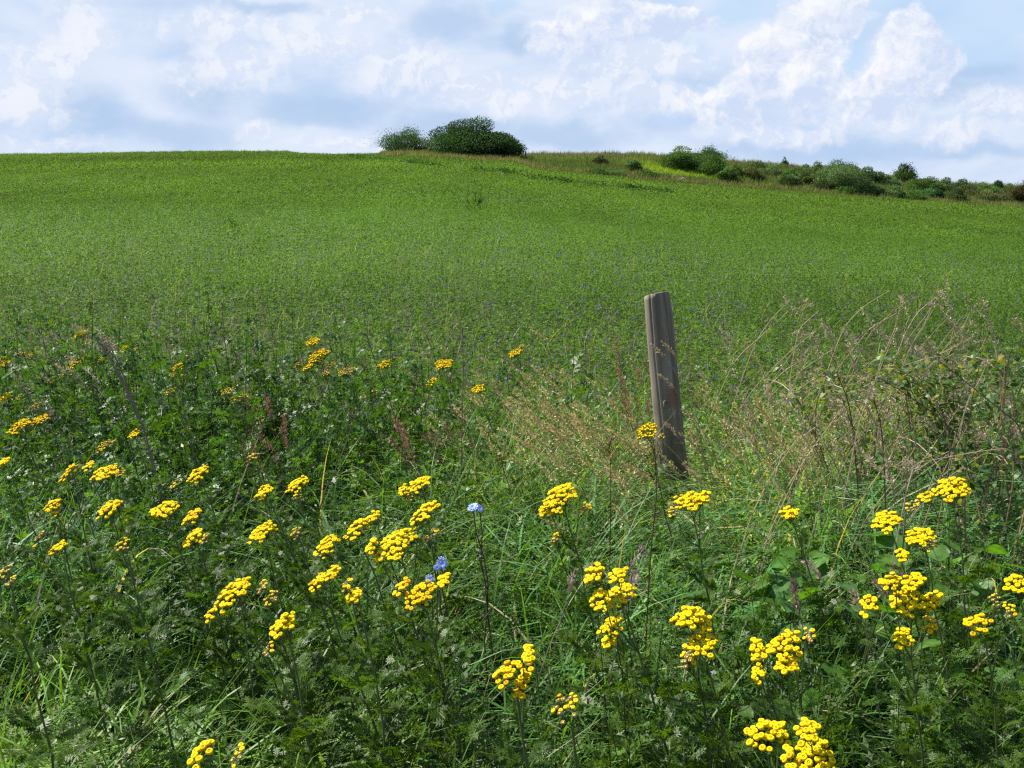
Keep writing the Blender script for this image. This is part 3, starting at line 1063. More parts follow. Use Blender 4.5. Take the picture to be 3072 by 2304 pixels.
# ------------------------------------------------------------------ tansy
def button_proto(seg, kind):
    if kind == 'p':
        prof = [(0.0, 0.0022), (0.55, 0.0024), (0.95, 0.0008), (0.85, -0.002), (0.3, -0.0045)]
        cols = [(0.62, 0.46, 0.12), (0.60, 0.45, 0.10), (0.50, 0.40, 0.14), (0.18, 0.20, 0.06), (0.10, 0.14, 0.04)]
        if seg < 8: prof, cols = prof, cols
    else:
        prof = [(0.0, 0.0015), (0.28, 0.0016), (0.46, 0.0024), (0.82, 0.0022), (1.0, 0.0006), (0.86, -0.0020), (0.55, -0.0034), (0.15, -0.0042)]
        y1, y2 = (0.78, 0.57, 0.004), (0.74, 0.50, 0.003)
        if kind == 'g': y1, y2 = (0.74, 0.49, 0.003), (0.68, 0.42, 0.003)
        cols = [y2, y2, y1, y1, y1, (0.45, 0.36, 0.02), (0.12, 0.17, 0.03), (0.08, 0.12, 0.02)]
        if seg < 8:
            prof = [prof[i] for i in (0, 3, 4, 6)]; cols = [cols[i] for i in (0, 3, 4, 6)]
    rad = 0.0056
    V, C, T = [], [], []
    for (f, h), c in zip(prof, cols):
        for j in range(seg):
            a = j / seg * 2 * math.pi
            V.append((math.cos(a) * f * rad, math.sin(a) * f * rad, h)); C.append(c)
    for i in range(len(prof) - 1):
        for j in range(seg):
            p, q = i * seg + j, i * seg + (j + 1) % seg
            if prof[i][0] == 0: T.append((i * seg, p + seg, q + seg))
            else: T += [(p, q, q + seg), (p, q + seg, p + seg)]
    return np.array(V, float), np.array(T), np.array(C, float)


BTN = {(hi, k): button_proto(12 if hi else 7, k) for hi in (0, 1) for k in 'bpg'}


def flower_cluster(center, w, h, kind, hub, seed, hi):
    """flat-topped corymb: buttons on short stalks fanning out of the hub. w,h are its apparent width and height (m)"""
    r = np.random.default_rng(seed)
    g = Geo(); st = Geo()
    dens = {'b': 1.0, 'g': 0.9, 'p': 0.75}[kind]
    bsz = 1.0 if kind != 'p' else 0.78
    gap = 0.0071 * bsz / dens
    if not hi: gap *= 0.98
    depth = max(w * 0.50, 0.024)
    slope = 0.75 * h / w
    pts = []
    tries = 0
    a, b = w / 2, depth
    while tries < 2600:
        tries += 1
        q = r.uniform(-1, 1, 2)
        if q @ q > 1: continue
        # uneven outline: bites out of the edge
        ang = math.atan2(q[1], q[0])
        if np.hypot(*q) > 0.78 + 0.26 * math.sin(ang * 3 + seed) * math.cos(ang * 2 - seed * 1.7): continue
        p = np.array([q[0] * a, q[1] * b])
        if all((p[0] - o[0]) ** 2 + (p[1] - o[1]) ** 2 > gap ** 2 for o in pts): pts.append(p)
    pts = np.array(pts)
    n = len(pts)
    if n == 0: pts = np.zeros((1, 2)); n = 1
    rr = (pts[:, 0] / a) ** 2 + (pts[:, 1] / b) ** 2
    z = slope * pts[:, 0] + h * 0.34 * (1 - rr) + 0.34 * pts[:, 1] + r.normal(0, 0.0022 + 0.015 * h, n)
    P = np.stack([pts[:, 0], pts[:, 1], z], 1) + center
    # each head faces up, outwards and a little to the light
    N = np.stack([pts[:, 0] / a * 0.35 - 0.5 * slope + r.normal(0, 0.16, n), pts[:, 1] / b * 0.3 - 0.30 + r.normal(0, 0.16, n), np.ones(n)], 1)
    N /= np.linalg.norm(N, axis=1, keepdims=True)
    tl = np.arccos(np.clip(N[:, 2], -1, 1)); td = np.arctan2(N[:, 1], N[:, 0])
    Rm = rot_up(r.uniform(0, 6, n), tl, td)
    S = bsz * r.uniform(0.85, 1.15, n)
    ti = jit(n, (1, 1, 1), 0.10)
    old = r.random(n) < 0.05; ti[old] *= np.array([0.80, 0.66, 0.9])
    if kind == 'p':
        yl = r.random(n) < 0.35
        g.inst(BTN[(hi, 'b')], P[yl], Rm[yl], S[yl] * 0.9, ti[yl]); g.inst(BTN[(hi, 'p')], P[~yl], Rm[~yl], S[~yl], ti[~yl])
    else:
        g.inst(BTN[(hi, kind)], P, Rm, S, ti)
    # stalks: from sub-hubs
    nh = max(1, min(6, n // 7))
    ci = r.choice(n, nh, replace=False); subs = []
    for c in ci:
        m = P[c] * 0.45 + hub * 0.55; subs.append((P[c], m))
        st.add(*tube(bez(hub, (hub * 0.6 + m * 0.4) + np.array([0, 0, -0.004]), m, 3), [0.0011, 0.0010, 0.0008], (0.075, 0.115, 0.03), 3))
    for i in range(n):
        j = int(np.argmin([np.linalg.norm(P[i] - s_[0]) for s_ in subs]))
        m = subs[j][1]
        e = P[i] - N[i] * 0.004
        st.add(*tube(np.array([m, (m + e) / 2 + np.array([0, 0, -0.003]), e]), [0.0008, 0.0006, 0.0006], (0.085, 0.13, 0.03), 3))
    return g, st


C_TANSY = np.array([0.056, 0.112, 0.011])
nseed = [0]


def tansy(label, clusters, h=None, lean=None, name='tansy_plant', group='yellow tansy plants on the verge', maxD=None):
    nseed[0] += 1; sd = nseed[0]
    r = np.random.default_rng(1000 + sd)
    cx, cy, cw, ch, ck = clusters[0]
    h = h or r.uniform(0.87, 0.95)
    c0 = at_z(cx * K, cy * K, h)
    D = c0[1]
    hi = 1 if D < 3.6 else 0
    lean = r.uniform(0.10, 0.26) if lean is None else lean
    base = np.array([c0[0] + lean, D + r.uniform(-0.04, 0.08), 0.0])
    rt = root(name, base, label, 'tansy', group)
    stemg = Geo(); col0 = (0.075, 0.060, 0.030); col1 = (0.07, 0.11, 0.03)
    main_hub = c0 + np.array([0.012 + cw / F * K * D * 0.05, 0.004, -max(0.035, 0.45 * cw * K / F * D)])
    mid = np.array([base[0] * 0.75 + c0[0] * 0.25, D, h * 0.45])
    S = bez(base, mid, main_hub, 14)
    S[1:-1, 0] += r.normal(0, 0.003, 12)
    cols = np.linspace(0, 1, 14)[:, None] * (np.array(col1) - col0) + col0
    stemg.add(*tube(S, np.linspace(0.0042, 0.0018, 14), cols, 6))
    parts = []
    for i, (x, y, w, hh, kk) in enumerate(clusters):
        c = c0 if i == 0 else at_y(x * K, y * K, D + r.uniform(-0.03, 0.03))
        ww = w * K / F * D; hm = hh * K / F * D
        if i == 0: hub = main_hub
        else:
            hub = c + np.array([(main_hub[0] - c[0]) * 0.35, (main_hub[1] - c[1]) * 0.3, -max(0.025, 0.4 * ww)])
            j = int(np.clip(np.interp(hub[2] - 0.06, S[:, 2], np.arange(14)), 2, 12))
            stemg.add(*tube(bez(S[j], (S[j] + hub) / 2 + np.array([(hub[0] - S[j][0]) * 0.3, 0, -0.02]), hub, 6), np.linspace(0.0018, 0.0012, 6), col1, 4))
        g, st = flower_cluster(c, ww, hm, kk, hub, sd * 10 + i, hi)
        parts.append(g); v = st.arr(); stemg.add(*v)
    stemg.build('stem', M_STEM, rt)
    for g in parts: g.build('flower_cluster', M_BUTTON, rt, smooth=True)
    # leaves up the stem
    nl = 34
    f = np.sort(r.uniform(0.15, 0.94, nl))
    pos = np.stack([np.interp(f, np.linspace(0, 1, 14), S[:, k]) for k in range(3)], 1)
    az = np.arange(nl) * 2.4 + r.uniform(0, 6); el = np.interp(f, [0, 1], [0.15, 0.75]) + r.normal(0, 0.15, nl)
    Dr = np.stack([np.cos(az) * np.cos(el), np.sin(az) * np.cos(el), np.sin(el)], 1)
    Sz = np.interp(f, [0, 0.4, 0.8, 1], [0.9, 1.15, 0.7, 0.4]) * r.uniform(0.85, 1.15, nl)
    Rm = rot_dir(Dr, r.normal(0, 0.35, nl)); ti = jit(nl, C_TANSY * 1.05, 0.15)
    g = Geo(); protos = FERN_HI if hi else FERN_LO
    for i in range(3):
        k = np.arange(nl) % 3 == i
        g.inst(protos[i], pos[k], Rm[k], Sz[k], ti[k])
    g.build('leaves', M_LEAF, rt)
    return rt


TANSY = [
 ('tansy with a small flat yellow head, tallest on the far left beside dried grey stalks', [(172, 724, 34, 18, 'b'), (188, 735, 22, 10, 'p')]),
 ('leafy tansy with long narrow yellow head below the tallest far left one', [(167, 782, 54, 22, 'b'), (118, 822, 42, 18, 'p'), (208, 780, 34, 12, 'p')]),
 ('tansy with compact yellow head right of the bundle of dried stalks', [(270, 757, 30, 22, 'b'), (292, 756, 14, 8, 'p')]),
 ('tansy with single tilted yellow head beside a thin dark stalk at left', [(381, 798, 34, 22, 'b'), (397, 812, 22, 8, 'p')]),
 ('tansy with wide pale yellow head near the left picture edge, above the grass', [(42, 924, 60, 34, 'b'), (88, 910, 50, 16, 'b')]),
 ('faint ochre tansy head at the far left edge of the field', [(70, 768, 34, 12, 'p'), (42, 766, 26, 8, 'p')]),
 ('yellow tansy head cut by the left edge, uppermost there', [(8, 790, 28, 18, 'b'), (4, 776, 24, 10, 'p')]),
 ('yellow tansy head cut by the left edge, second from the top', [(10, 862, 30, 16, 'b'), (42, 858, 20, 10, 'p')]),
 ('narrow cream tansy head just above the wide head at left', [(76, 880, 36, 16, 'p')]),
 ('pale tansy bud head among dark leafy stems at left', [(232, 962, 44, 16, 'p'), (216, 970, 20, 12, 'p')]),
 ('tansy with two tiny yellow tufts under the dried stalk bundle', [(287, 940, 24, 12, 'b')]),
 ('round yellow tansy head touching the left edge halfway down', [(10, 1000, 34, 20, 'b')]),
 ('tansy with the tall golden double head at left', [(150, 1028, 46, 50, 'g'), (190, 1010, 24, 16, 'b')]),
 ('tansy with flat spreading yellow head right of the tall golden one', [(222, 1028, 70, 26, 'b'), (262, 1022, 24, 12, 'p')]),
 ('tansy with bright tilted head in the open left centre', [(427, 1028, 52, 28, 'b'), (378, 1050, 26, 14, 'p')]),
 ('tansy with deep golden rounded head, upper of two stacked at left centre', [(418, 1118, 50, 30, 'g')]),
 ('tansy with long flat pale head left of the deep golden one', [(352, 1106, 72, 22, 'b')]),
 ('tansy with steeply slanting head of separate yellow buttons at left', [(233, 1106, 60, 44, 'b')]),
 ('tansy with bright slanting head, lower of two stacked at left centre', [(418, 1164, 52, 40, 'b'), (440, 1168, 20, 12, 'p')]),
 ('tansy with small slanting yellow head low at left', [(124, 1190, 42, 30, 'b'), (85, 1162, 20, 16, 'p')]),
 ('tansy with sparse pale buds above the small slanting head at left', [(112, 1095, 40, 26, 'b'), (120, 1112, 30, 18, 'p')]),
 ('tansy with small neat yellow head, left of the upright pair', [(572, 1062, 42, 20, 'b'), (566, 1078, 20, 10, 'p')]),
 ('tansy with small arching yellow head, right of the upright pair', [(645, 1050, 56, 28, 'b'), (642, 1072, 20, 8, 'p')]),
 ('tansy with steep comet shaped yellow head in left centre', [(562, 1160, 72, 52, 'b')]),
 ('tall tansy with four pale heads standing against the alfalfa', [(688, 770, 54, 24, 'b'), (665, 796, 28, 18, 'b'), (673, 740, 34, 12, 'b'), (716, 792, 26, 14, 'p'), (640, 790, 14, 12, 'p')]),
 ('tansy with thin flat cream head right of the four headed tall one', [(750, 802, 46, 10, 'p'), (703, 808, 20, 8, 'p')]),
 ('tansy with airy yellow head against the alfalfa at centre', [(832, 790, 44, 18, 'b'), (797, 852, 42, 16, 'p')]),
 ('tansy with flat thin yellow head left of the tall bare stalk', [(956, 786, 46, 8, 'b'), (934, 826, 26, 14, 'b')]),
 ('tansy with little yellow head right of the tall bare stalk', [(1033, 841, 32, 10, 'b')]),
 ('tansy with wide broken head left above the blue chicory', [(906, 1052, 62, 30, 'b'), (870, 1062, 26, 18, 'b'), (888, 1074, 34, 16, 'p')]),
 ('tansy with two long slanting heads left of the biggest heads', [(768, 1152, 62, 54, 'b'), (710, 1180, 66, 38, 'b'), (700, 1198, 22, 18, 'p')]),
 ('tansy carrying the largest bright heads at centre, left of the chicory', [(855, 1180, 104, 58, 'b'), (918, 1120, 76, 62, 'b'), (800, 1186, 30, 36, 'b'), (934, 1160, 44, 26, 'p')]),
 ('tansy with loose two part head under the long slanting heads', [(690, 1262, 50, 40, 'b'), (716, 1240, 34, 20, 'b')]),
 ('tansy with scant yellow buttons between the loose head and the shaded one', [(764, 1292, 38, 26, 'b'), (750, 1265, 22, 14, 'p')]),
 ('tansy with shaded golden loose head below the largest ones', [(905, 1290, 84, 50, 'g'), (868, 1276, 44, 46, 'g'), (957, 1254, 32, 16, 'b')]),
 ('tansy with long bright arching head at lower left', [(510, 1284, 90, 56, 'b'), (456, 1330, 30, 30, 'b')]),
 ('tansy with sparse pale heads right of the long arching head', [(584, 1300, 36, 26, 'p'), (566, 1268, 26, 18, 'p')]),
 ('tansy with loose bright buttons below the sparse pale heads', [(608, 1358, 66, 46, 'b'), (582, 1404, 24, 16, 'p')]),
 ('tansy with tall domed bright head on a straight stem at centre', [(1210, 1078, 90, 52, 'b'), (1184, 1108, 50, 20, 'b'), (1262, 1098, 34, 12, 'p'), (1200, 1168, 26, 24, 'p')]),
 ('tansy with stacked column of large yellow heads in front centre', [(1340, 1296, 88, 56, 'b'), (1290, 1302, 42, 44, 'b'), (1286, 1240, 50, 32, 'b'), (1332, 1248, 48, 26, 'b'), (1322, 1358, 64, 38, 'b'), (1316, 1392, 34, 24, 'b')]),
 ('tansy with flat yellow head just below the wooden post', [(1486, 1088, 78, 30, 'b'), (1520, 1074, 34, 18, 'b'), (1450, 1110, 20, 10, 'p')]),
 ('tansy with pale yellow head overlapping the left side of the wooden post', [(1398, 932, 56, 28, 'b'), (1430, 944, 16, 10, 'p')]),
 ('slender tansy with small head left of the wooden post, in the alfalfa', [(1115, 763, 34, 14, 'b'), (1126, 748, 14, 8, 'p')]),
 ('tansy with tiny flat head in the blue green grass right of the post', [(1706, 1110, 46, 12, 'b')]),
 ('tansy with wide rising bright head at upper right', [(2050, 1060, 88, 38, 'b'), (2000, 1078, 44, 24, 'b')]),
 ('tansy with flat speckled head left of the wide rising one', [(1918, 1126, 72, 26, 'b'), (1972, 1096, 34, 16, 'p')]),
 ('tansy with pale brownish yellow head under the wide rising one', [(1990, 1164, 74, 30, 'b'), (2000, 1178, 46, 20, 'p'), (1950, 1200, 26, 14, 'b')]),
 ('tansy with the big five lobed bright head at right', [(1952, 1310, 90, 54, 'b'), (1974, 1260, 56, 34, 'b'), (1920, 1264, 46, 32, 'b'), (1876, 1308, 44, 36, 'b'), (2014, 1304, 44, 44, 'b'), (1948, 1382, 48, 34, 'b'), (2010, 1350, 24, 16, 'g')]),
 ('yellow tansy head cut by the right picture edge', [(2194, 1262, 56, 24, 'b'), (2150, 1300, 20, 14, 'p')]),
 ('tansy with loose shaded buttons near the right edge', [(2116, 1350, 66, 18, 'g'), (2180, 1318, 24, 12, 'p')]),
 ('tansy with upper loose head of the two right of the stacked column', [(1482, 1342, 78, 40, 'b'), (1522, 1348, 36, 20, 'b')]),
 ('tansy with lower flat head of the two right of the stacked column', [(1512, 1398, 88, 38, 'b'), (1484, 1424, 24, 20, 'p')]),
 ('tansy with broad loose head of round buttons at lower right', [(1700, 1398, 86, 44, 'b'), (1696, 1442, 56, 26, 'b'), (1748, 1370, 24, 12, 'p')]),
 ('tansy with narrow upright string of heads left of the broad loose one', [(1640, 1424, 38, 36, 'b'), (1634, 1398, 30, 18, 'b'), (1640, 1458, 26, 22, 'b')]),
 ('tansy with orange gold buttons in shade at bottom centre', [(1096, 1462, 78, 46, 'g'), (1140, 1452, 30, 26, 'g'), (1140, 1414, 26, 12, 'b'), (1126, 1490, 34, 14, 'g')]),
 ('tansy with brownish budding head at bottom centre', [(1216, 1528, 46, 26, 'p'), (1240, 1524, 24, 14, 'p')]),
 ('tansy head sitting low near the bottom left', [(434, 1634, 58, 44, 'b'), (512, 1638, 32, 26, 'p')]),
 ('tansy with dense bright head at bottom, left of the lowest one', [(1644, 1596, 96, 54, 'b'), (1692, 1584, 26, 14, 'b')]),
 ('tansy with the lowest and nearest bright head at bottom right', [(1752, 1632, 88, 70, 'b'), (1744, 1582, 56, 22, 'b'), (1700, 1640, 24, 40, 'b'), (1790, 1650, 40, 20, 'g')]),
 ('tansy with few pale buttons below the left edge grass', [(8, 1240, 34, 20, 'p'), (22, 1258, 20, 10, 'p')]),
 ('tansy with tiny cream head between thin stalks in left centre', [(514, 862, 44, 14, 'p')]),
 ('tansy with tiny cream head above the small stack of left centre', [(490, 845, 34, 10, 'p')]),
 ('tansy with small ochre head left of the cream one', [(368, 846, 30, 10, 'p'), (372, 812, 14, 8, 'p')]),
 ('tansy with small dim head beside the brown seeding grass at left', [(545, 990, 30, 10, 'p'), (440, 1012, 24, 10, 'p')]),
 ('tansy with faint buds low between the arching head and left edge', [(262, 1180, 34, 14, 'p')]),
 ('tansy with faint pale buds under the comet shaped head', [(640, 1150, 26, 12, 'p')]),
 ('tansy with pale buds beneath the two long slanting heads', [(806, 1118, 36, 10, 'b')]),
]
for lab, cl in TANSY:
    tansy(lab, cl)


# ------------------------------------------------------------------ chicory
def chicory(label, flowers, foot, D):
    rt_p = at_y(foot[0] * K, foot[1] * K, D); base = np.array([rt_p[0], D, 0.0])
    rt = root('chicory_plant', base, label, 'chicory', 'blue chicory plants')
    r = np.random.default_rng(int(foot[0]))
    st = Geo()
    for i, (x, y, w, face) in enumerate(flowers):
        c = at_y(x * K, y * K, D); rad = w * K / F * D / 2
        a = np.array([base[0], base[1], 0.0])
        Q = bez(a, np.array([rt_p[0] + r.normal(0, 0.03), D, c[2] * 0.6]), c - np.array([0, 0, 0.004]), 12)
        Q[1:-1, 0] += np.array([0.006 * math.sin(k * 1.9 + i * 2) for k in range(10)])
        st.add(*tube(Q, np.linspace(0.0035, 0.0016, 12), (0.055, 0.035, 0.028), 5))
        g = Geo()
        n = np.array(face, float); n /= np.linalg.norm(n)
        e1 = np.cross(n, [0, 0, 1.0]); e1 /= np.linalg.norm(e1) + 1e-9; e2 = np.cross(n, e1)
        for layer in range(2):
            m = 15 if layer == 0 else 10
            for k in range(m):
                th = k / m * 2 * math.pi + layer * 0.2 + r.normal(0, 0.06)
                d = e1 * math.cos(th) + e2 * math.sin(th) + n * (0.10 + 0.25 * layer + r.uniform(0, 0.15))
                d /= np.linalg.norm(d); s_ = np.cross(n, d); s_ /= np.linalg.norm(s_)
                L = rad * (1 - 0.25 * layer) * r.uniform(0.9, 1.08); wd = rad * 0.13
                P = np.array([c + d * L * f for f in (0.05, 0.5, 0.9, 1.0)]) + n * np.array([0, 0.001, 0, -0.002])[:, None]
                g.add(*ribbon(P, [wd * 0.4, wd, wd, wd * 0.7], s_, np.array([0.42, 0.53, 1.0]) * r.uniform(0.9, 1.15)))
        g.build('flower', M_PETAL, rt)
    for k in range(7):
        z = r.uniform(0.3, 0.75); p = np.array([np.interp(z, [0, 1], [base[0], base[0]]), D, z])
        d = np.array([r.uniform(-1, 1), r.uniform(-0.5, 0.5), 1.2])
        st.add(*tube(bez(p, p + d * 0.04, p + d * 0.09 + np.array([0, 0, 0.02]), 4), np.linspace(0.0016, 0.001, 4), (0.06, 0.04, 0.03), 3))
    st.build('stem', M_STEM, rt)
    return rt


chicory('chicory with one sky blue flower on a tall dark stem, right of the largest tansies', [(1022, 1096, 26, (-0.3, -0.6, 1)), (1036, 1098, 20, (0.5, -0.5, 0.7))], (1042, 1240), 2.80)
chicory('chicory with half hidden blue flowers beneath the largest tansy heads', [(956, 1216, 30, (-0.4, -0.9, 0.2)), (928, 1252, 22, (-0.2, -0.9, 0.4)), (944, 1226, 16, (0.1, -0.8, 0.5))], (965, 1330), 2.45)


def small_flower(label, x, y, w, col, name, cat, zz):
    c = at_z(x * K, y * K, zz); D = c[1]
    base = np.array([c[0] + 0.05, D, 0])
    rt = root(name, base, label, cat)
    r = np.random.default_rng(int(x))
    g = Geo(); rad = w * K / F * D / 2
    for k in range(26):
        d = r.normal(size=3); d[2] = abs(d[2]); d /= np.linalg.norm(d)
        g.add(*leaflet(rad * 1.1, rad * 0.16, c, d, r.normal(size=3), np.array(col) * r.uniform(0.8, 1.15)))
    g.build('flower', M_PETAL, rt)
    s = Geo(); s.add(*tube(bez(base, (base + c) / 2 + np.array([0.02, 0, 0]), c, 8), np.linspace(0.003, 0.0015, 8), (0.06, 0.09, 0.03), 5))
    s.build('stem', M_STEM, rt)


small_flower('pale lilac thistle tuft above the long arching tansy head', 514, 1254, 12, (0.55, 0.42, 0.62), 'thistle', 'thistle', 0.88)
small_flower('pale pink clover head in deep shade at bottom centre', 1132, 1612, 12, (0.60, 0.42, 0.52), 'clover', 'clover', 0.70)
small_flower('white yarrow tuft in the tan grass left of the wooden post', 1188, 955, 12, (0.75, 0.75, 0.72), 'yarrow', 'yarrow', 0.62)
small_flower('dusky purple clover head left of the stacked tansy column', 1150, 1378, 10, (0.20, 0.10, 0.22), 'clover', 'clover', 0.72)


# ------------------------------------------------------------------ dry stalks
MERGE = {}


def put(g, nm, mat, parent, merge):
    """a part of its own, or one more stem of an uncountable mass"""
    if merge is None: return g.build(nm, mat, parent)
    MERGE.setdefault(merge, Geo()).add(*g.arr())


def stalk(label, pts, D, col=(0.16, 0.12, 0.09), rad=0.0022, head=True, group=None, name='dry_stalk', hd=None, merge=None):
    """pts in 3072 px from tip to lowest seen point, in a vertical plane at distance D; carried on to the ground"""
    P = np.array([at_y(px, py, D) for px, py in pts])
    r = np.random.default_rng(int(pts[0][0] * 7 + pts[0][1]))
    d = P[-1] - P[-2]; d[2] = min(d[2], -0.05)
    k = P[-1][2] / -d[2]
    foot = P[-1] + np.array([np.clip(d[0] * k * 0.5, -0.3, 0.3), 0, -P[-1][2]])
    P = np.concatenate([P, foot[None]])
    # smooth
    t = np.linspace(0, len(P) - 1, 6 * len(P)); Q = np.stack([np.interp(t, np.arange(len(P)), P[:, i]) for i in range(3)], 1)
    for _ in range(4): Q[1:-1] = (Q[:-2] + Q[1:-1] * 2 + Q[2:]) / 4
    Q[:, 1] += np.linspace(r.uniform(-0.03, 0.03), 0, len(Q))
    rt = root(name, foot, label, 'dry stalk', group) if merge is None else None
    g = Geo(); g.add(*tube(Q, np.linspace(rad * 0.45, rad, len(Q)), col, 4)); put(g, 'stem', M_STRAW, rt, merge)
    if head:
        h = Geo()
        hc = np.array(hd if hd is not None else col)
        for i in range(26):
            f = r.uniform(0, 0.16) ** 1.1
            p = np.array([np.interp(f * (len(Q) - 1), np.arange(len(Q)), Q[:, c]) for c in range(3)])
            dd = r.normal(size=3) * np.array([1, 1, 0.7]) + np.array([0, 0, 0.8])
            dd /= np.linalg.norm(dd)
            e = p + dd * r.uniform(0.008, 0.028)
            h.add(*tube(np.array([p, e]), [0.0006, 0.0006], hc, 3))
            h.add(*leaflet(0.007, 0.0022, e, dd, r.normal(size=3), hc * r.uniform(0.7, 1.3)))
        put(h, 'seed_head', M_STRAW, rt, merge)
    return rt


def z1(*a): return [(x / 2.765, 900 + y / 2.765) for x, y in a]
def z2(*a): return [(700 + x / 2.765, 900 + y / 2.765) for x, y in a]
def z4(*a): return [(2272 + x / 2.765, 900 + y / 2.765) for x, y in a]


GB = (0.20, 0.16, 0.125); DB_ = (0.07, 0.045, 0.032)
gl = 'bundle of leaning dried stalks at left'
for i, pts in enumerate([z1((830, 360), (1000, 640), (1220, 1130)), z1((790, 300), (960, 600), (1190, 1100)), z1((860, 330), (1030, 650), (1235, 1150)), z1((905, 380), (1010, 600), (1200, 1060))]):
    stalk(('inner left', 'leftmost', 'inner right', 'rightmost')[i] + ' grey brown stalk of the leaning dried bundle at left', pts, 4.0 + 0.03 * i, GB, 0.0030, True, gl)
ST = [
 ('dried stalk leaning beside a pale head, far upper left', z1((430, 280), (500, 430), (540, 540)), 5.2, GB, 0.0022),
 ('feathery dried stalk left of the leafy tansy at upper left', z1((350, 350), (400, 450), (470, 580)), 5.0, GB, 0.0024),
 ('long dried stalk leaning across the left side', z1((210, 720), (340, 900), (600, 1360)), 3.6, GB, 0.0026),
 ('long parallel dried stalk just right of the one crossing the left side', z1((360, 900), (520, 1110), (710, 1350)), 3.6, GB, 0.0026),
 ('dried stalk bending right under the leaning bundle', z1((790, 700), (900, 850), (1060, 1150)), 3.9, DB_, 0.0024),
 ('dark stalk rising past the single tilted tansy head', z1((1370, 360), (1440, 640), (1570, 1080)), 4.3, GB, 0.0024),
 ('thin brown stalk, left of two tall ones at left centre', z1((1610, 150), (1660, 440), (1690, 700)), 5.2, DB_, 0.0020),
 ('thin brown stalk, right of two tall ones at left centre', z1((1840, 200), (1900, 530), (1925, 740)), 5.2, DB_, 0.0020),
 ('short dark stalk left of the two tall ones at left centre', z1((1560, 330), (1600, 560), (1640, 750)), 5.0, DB_, 0.0020),
 ('dark leaning stalk left of the tall four headed tansy', z1((1950, 430), (2040, 640), (2125, 830)), 4.8, DB_, 0.0022),
 ('long curved stalk with pale green tip at centre', z2((1105, 290), (1180, 520), (1290, 820), (1385, 1110)), 4.3, (0.07, 0.08, 0.04), 0.0022),
 ('tall straight bare stalk left of the tan grasses', z2((1900, 225), (1908, 560), (1895, 1090)), 4.4, (0.13, 0.09, 0.06), 0.0024),
 ('brown stalk behind the flat thin tansy head', z2((1600, 290), (1660, 450), (1720, 620)), 5.2, (0.13, 0.07, 0.05), 0.0022),
 ('crooked dark stem bent left at centre', z2((985, 930), (960, 1120), (850, 1400), (765, 1545)), 3.3, (0.10, 0.075, 0.045), 0.0024),
 ('reddish short stalk near the airy tansy at centre', z2((1065, 520), (1110, 640), (1145, 745)), 4.9, (0.14, 0.07, 0.05), 0.0022),
 ('slender red brown stalk rising below the post front', [(1828, 1330), (1832, 1420), (1830, 1640)], 3.0, (0.10, 0.04, 0.025), 0.0018),
 ('dark stalk just left of the post foot tansy', [(1965, 1330), (1975, 1480), (1955, 1650), (1945, 1790)], 2.75, (0.075, 0.03, 0.02), 0.0022),
 ('vertical straw stalk left in the right hand tangle', z4((370, 0), (378, 400), (380, 750)), 4.4, (0.30, 0.22, 0.12), 0.0022),
 ('pale curved straw at far right, tallest of the tangle', z4((1865, -10), (1960, 220), (2030, 560), (2062, 690)), 4.2, (0.42, 0.35, 0.22), 0.0026),
 ('long straw arching left over the right hand tangle', z4((275, 272), (560, 310), (860, 400), (1250, 620), (1500, 800)), 4.0, (0.36, 0.30, 0.18), 0.0020),
 ('dark woody stem low in the right hand tangle', z4((660, 620), (740, 800), (790, 1030)), 3.9, (0.08, 0.045, 0.025), 0.0028),
 ('second dark woody stem low in the right hand tangle', z4((965, 830), (1020, 1000), (1050, 1250)), 3.5, (0.09, 0.045, 0.025), 0.0028),
 ('pale broken straw leaning right in the tangle', z4((1460, 50), (1400, 180), (1230, 460)), 4.2, (0.36, 0.28, 0.18), 0.0022),
 ('straw bowed low from the right across the bramble', z4((845, 685), (1100, 590), (1500, 460), (1700, 520)), 4.0, (0.36, 0.29, 0.17), 0.0022),
 ('straight pale straw slanting to the left at the bramble foot', z4((955, 760), (880, 930), (825, 1100)), 3.7, (0.42, 0.33, 0.24), 0.0024),
 ('thin pale straw rising steeply through the bramble', z4((1930, 490), (1860, 650), (1750, 830), (1700, 1000)), 3.7, (0.38, 0.30, 0.20), 0.0024),
 ('dark cane arching through the bramble top', z4((1000, 640), (1200, 760), (1450, 930), (1700, 1150)), 3.7, (0.14, 0.10, 0.06), 0.0030),
 ('long tan cane slanting down right through the bramble', z4((1480, 490), (1700, 660), (2000, 900), (2200, 1050)), 3.6, (0.20, 0.14, 0.09), 0.0030),
 ('low straw lying across the blue green grass at right', z4((1100, 1400), (1500, 1330), (1850, 1260), (2200, 1220)), 3.1, (0.38, 0.30, 0.19), 0.0020),
 ('grey straw standing beside the wide rising tansy head', z4((1215, 1390), (1220, 1500), (1218, 1630)), 2.9, (0.30, 0.24, 0.18), 0.0022),
 ('pale straw leaning right of the grey upright one', z4((1330, 1390), (1290, 1480), (1235, 1640)), 2.9, (0.42, 0.34, 0.26), 0.0022),
]
for (lab, pts, D, col, rad) in ST:
    stalk(lab, pts, D, col, rad, True)
